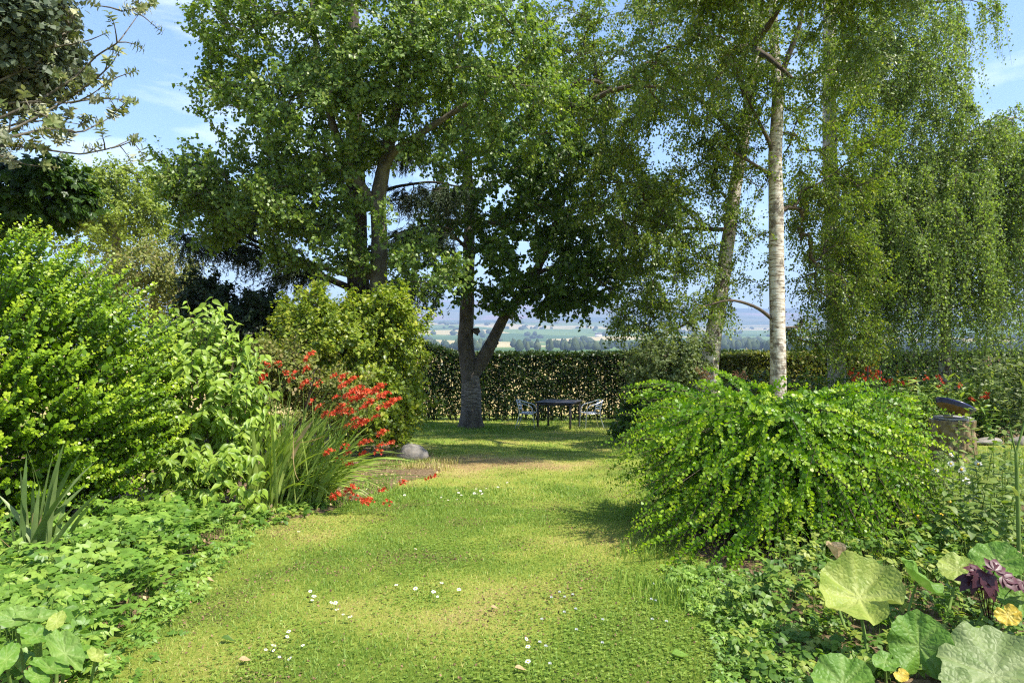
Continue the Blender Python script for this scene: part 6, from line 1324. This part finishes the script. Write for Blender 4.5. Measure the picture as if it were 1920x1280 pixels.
n = 9000; q = sample_poly(LEFT_BED, 40000); q = q[(q[:, 0] > -6) & (q[:, 1] < 14)][:n]; n = len(q)
v, f = place(T_KITE, np.stack([q[:, 0], q[:, 1], zg(q[:, 0], q[:, 1]) + .045], -1), rdir(n), rdir(n) * .6 + np.array([0, 0, 1.]), rng.uniform(.02, .06, n), .8)
o = part('bed_litter', v, f, M_dry, None, tint_rep(rng.random(n), T_KITE), False, 'stuff'); o['label'] = 'withered leaves and bark chips covering the left bed'; o['category'] = 'leaf litter'

LD = [daisy_mesh(12, .014, .0035), daisy_mesh(10, .016, .0045)]; LDD = disc_mesh(.0055)
def zc(x, y): return (640 + x * 640 / 1862, 840 + y * 440 / 1280)
def zl(x, y): return (x * 640 / 1862, 840 + y * 440 / 1280)
dz = [zc(*p) for p in [(630, 245), (640, 262), (655, 275), (632, 300), (725, 265), (740, 268), (760, 252), (790, 238), (855, 230), (735, 240), (768, 268), (545, 288), (583, 303), (905, 205), (345, 275), (135, 243), (405, 577), (300, 780), (547, 768), (503, 818), (525, 845), (642, 805), (405, 800), (10, 945), (48, 958), (1010, 1083), (1018, 1125), (1018, 1208)]] + [zl(*p) for p in [(1435, 425), (1540, 425), (1630, 480), (1645, 352), (1708, 340), (1693, 815), (1713, 843), (1703, 865), (1807, 878), (1830, 880), (1838, 918), (1575, 1040), (1567, 1070), (1493, 1118), (1450, 1142), (1492, 1147), (1652, 1118), (1525, 1183), (1580, 1192)]]
cl = [zc(*p) for p in [(1190, 818), (1145, 848), (1218, 845), (1262, 832), (1215, 930), (1278, 912), (1093, 970), (1425, 972), (1282, 1028), (1695, 970), (1773, 982), (1423, 1102), (1082, 1098), (1115, 1120), (1137, 1218), (1690, 858), (1712, 866), (1700, 772)]]
for (px, py) in dz:
    c = G(px, py); t = thing('lawn_daisy', 'small white daisy growing in the short lawn grass', 'daisy', c, 'white daisies in the lawn'); s = rng.uniform(.55, .95) * (1.0 + .05 * c[1]); zd = (rng.normal() * .25, -.25 + rng.normal() * .2, 1)
    part('stem', *tubes(np.array([c, c + [0, 0, .02], c + [0, 0, .04]])[None], np.full((1, 3), .0012), 4), M_stem, t); orient_obj('petals', LD[rng.integers(2)], t, (0, 0, .042), zd, s); orient_obj('flower_centre', LDD, t, (0, 0, .042), zd, s)
cme = MB()
for k in range(20): 
    dv = rdir(1)[0]; dv[2] = abs(dv[2]); cme.add(*[a for a in place(T_KITE, np.array([[0, 0, 0.]]), dv[None], rdir(1), np.array([.013]))], .3)
V, F, T_ = cme.get(); CM = mesh_np('blossom', V, F, T_); CM.materials.append(M_wpet)
for (px, py) in cl:
    c = G(px, py); t = thing('clover_flower', 'pale round clover blossom in the green clover at the right of the lawn', 'clover flower', c, 'clover blossoms in the lawn'); part('stem', *tubes(np.array([c, c + [0, 0, .02], c + [0, 0, .04]])[None], np.full((1, 3), .0012), 4), M_stem, t); orient_obj('blossom', CM, t, (0, 0, .04), (0, -.1, 1), .8)
for (px, py, s, m, lab) in [(415, 1205, .075, M_cherry, 'single dark green fallen leaf lying on the lawn at left'), (1260, 1235, .09, M_elder, 'pale green fallen leaf on the lawn near the weeds'), (385, 1093, .06, M_dry, 'orange-brown fallen leaf near the ground elder'), (448, 1246, .06, M_dry, 'curled reddish fallen leaf at the lawn front left'), (965, 1262, .06, M_dry, 'tan fallen leaf at the lawn front centre'), (920, 1145, .05, M_dry, 'brown fallen leaf in the lawn middle'), (1370, 1152, .06, M_dry, 'brown fallen leaf among weeds below the mounded bush')]:
    c = G(px, py) + np.array([0, 0, .03]); me = leaf_variants(T_OVATE, m, 'fallen_leaf', 1)[0]
    o = leaf_obj('fallen_leaf', me, None, c, np.array([1, rng.normal() * .4, .05]), np.array([.1, -.2, 1.]), s); o['label'] = lab; o['category'] = 'leaf'; o['group'] = 'fallen leaves on the lawn'
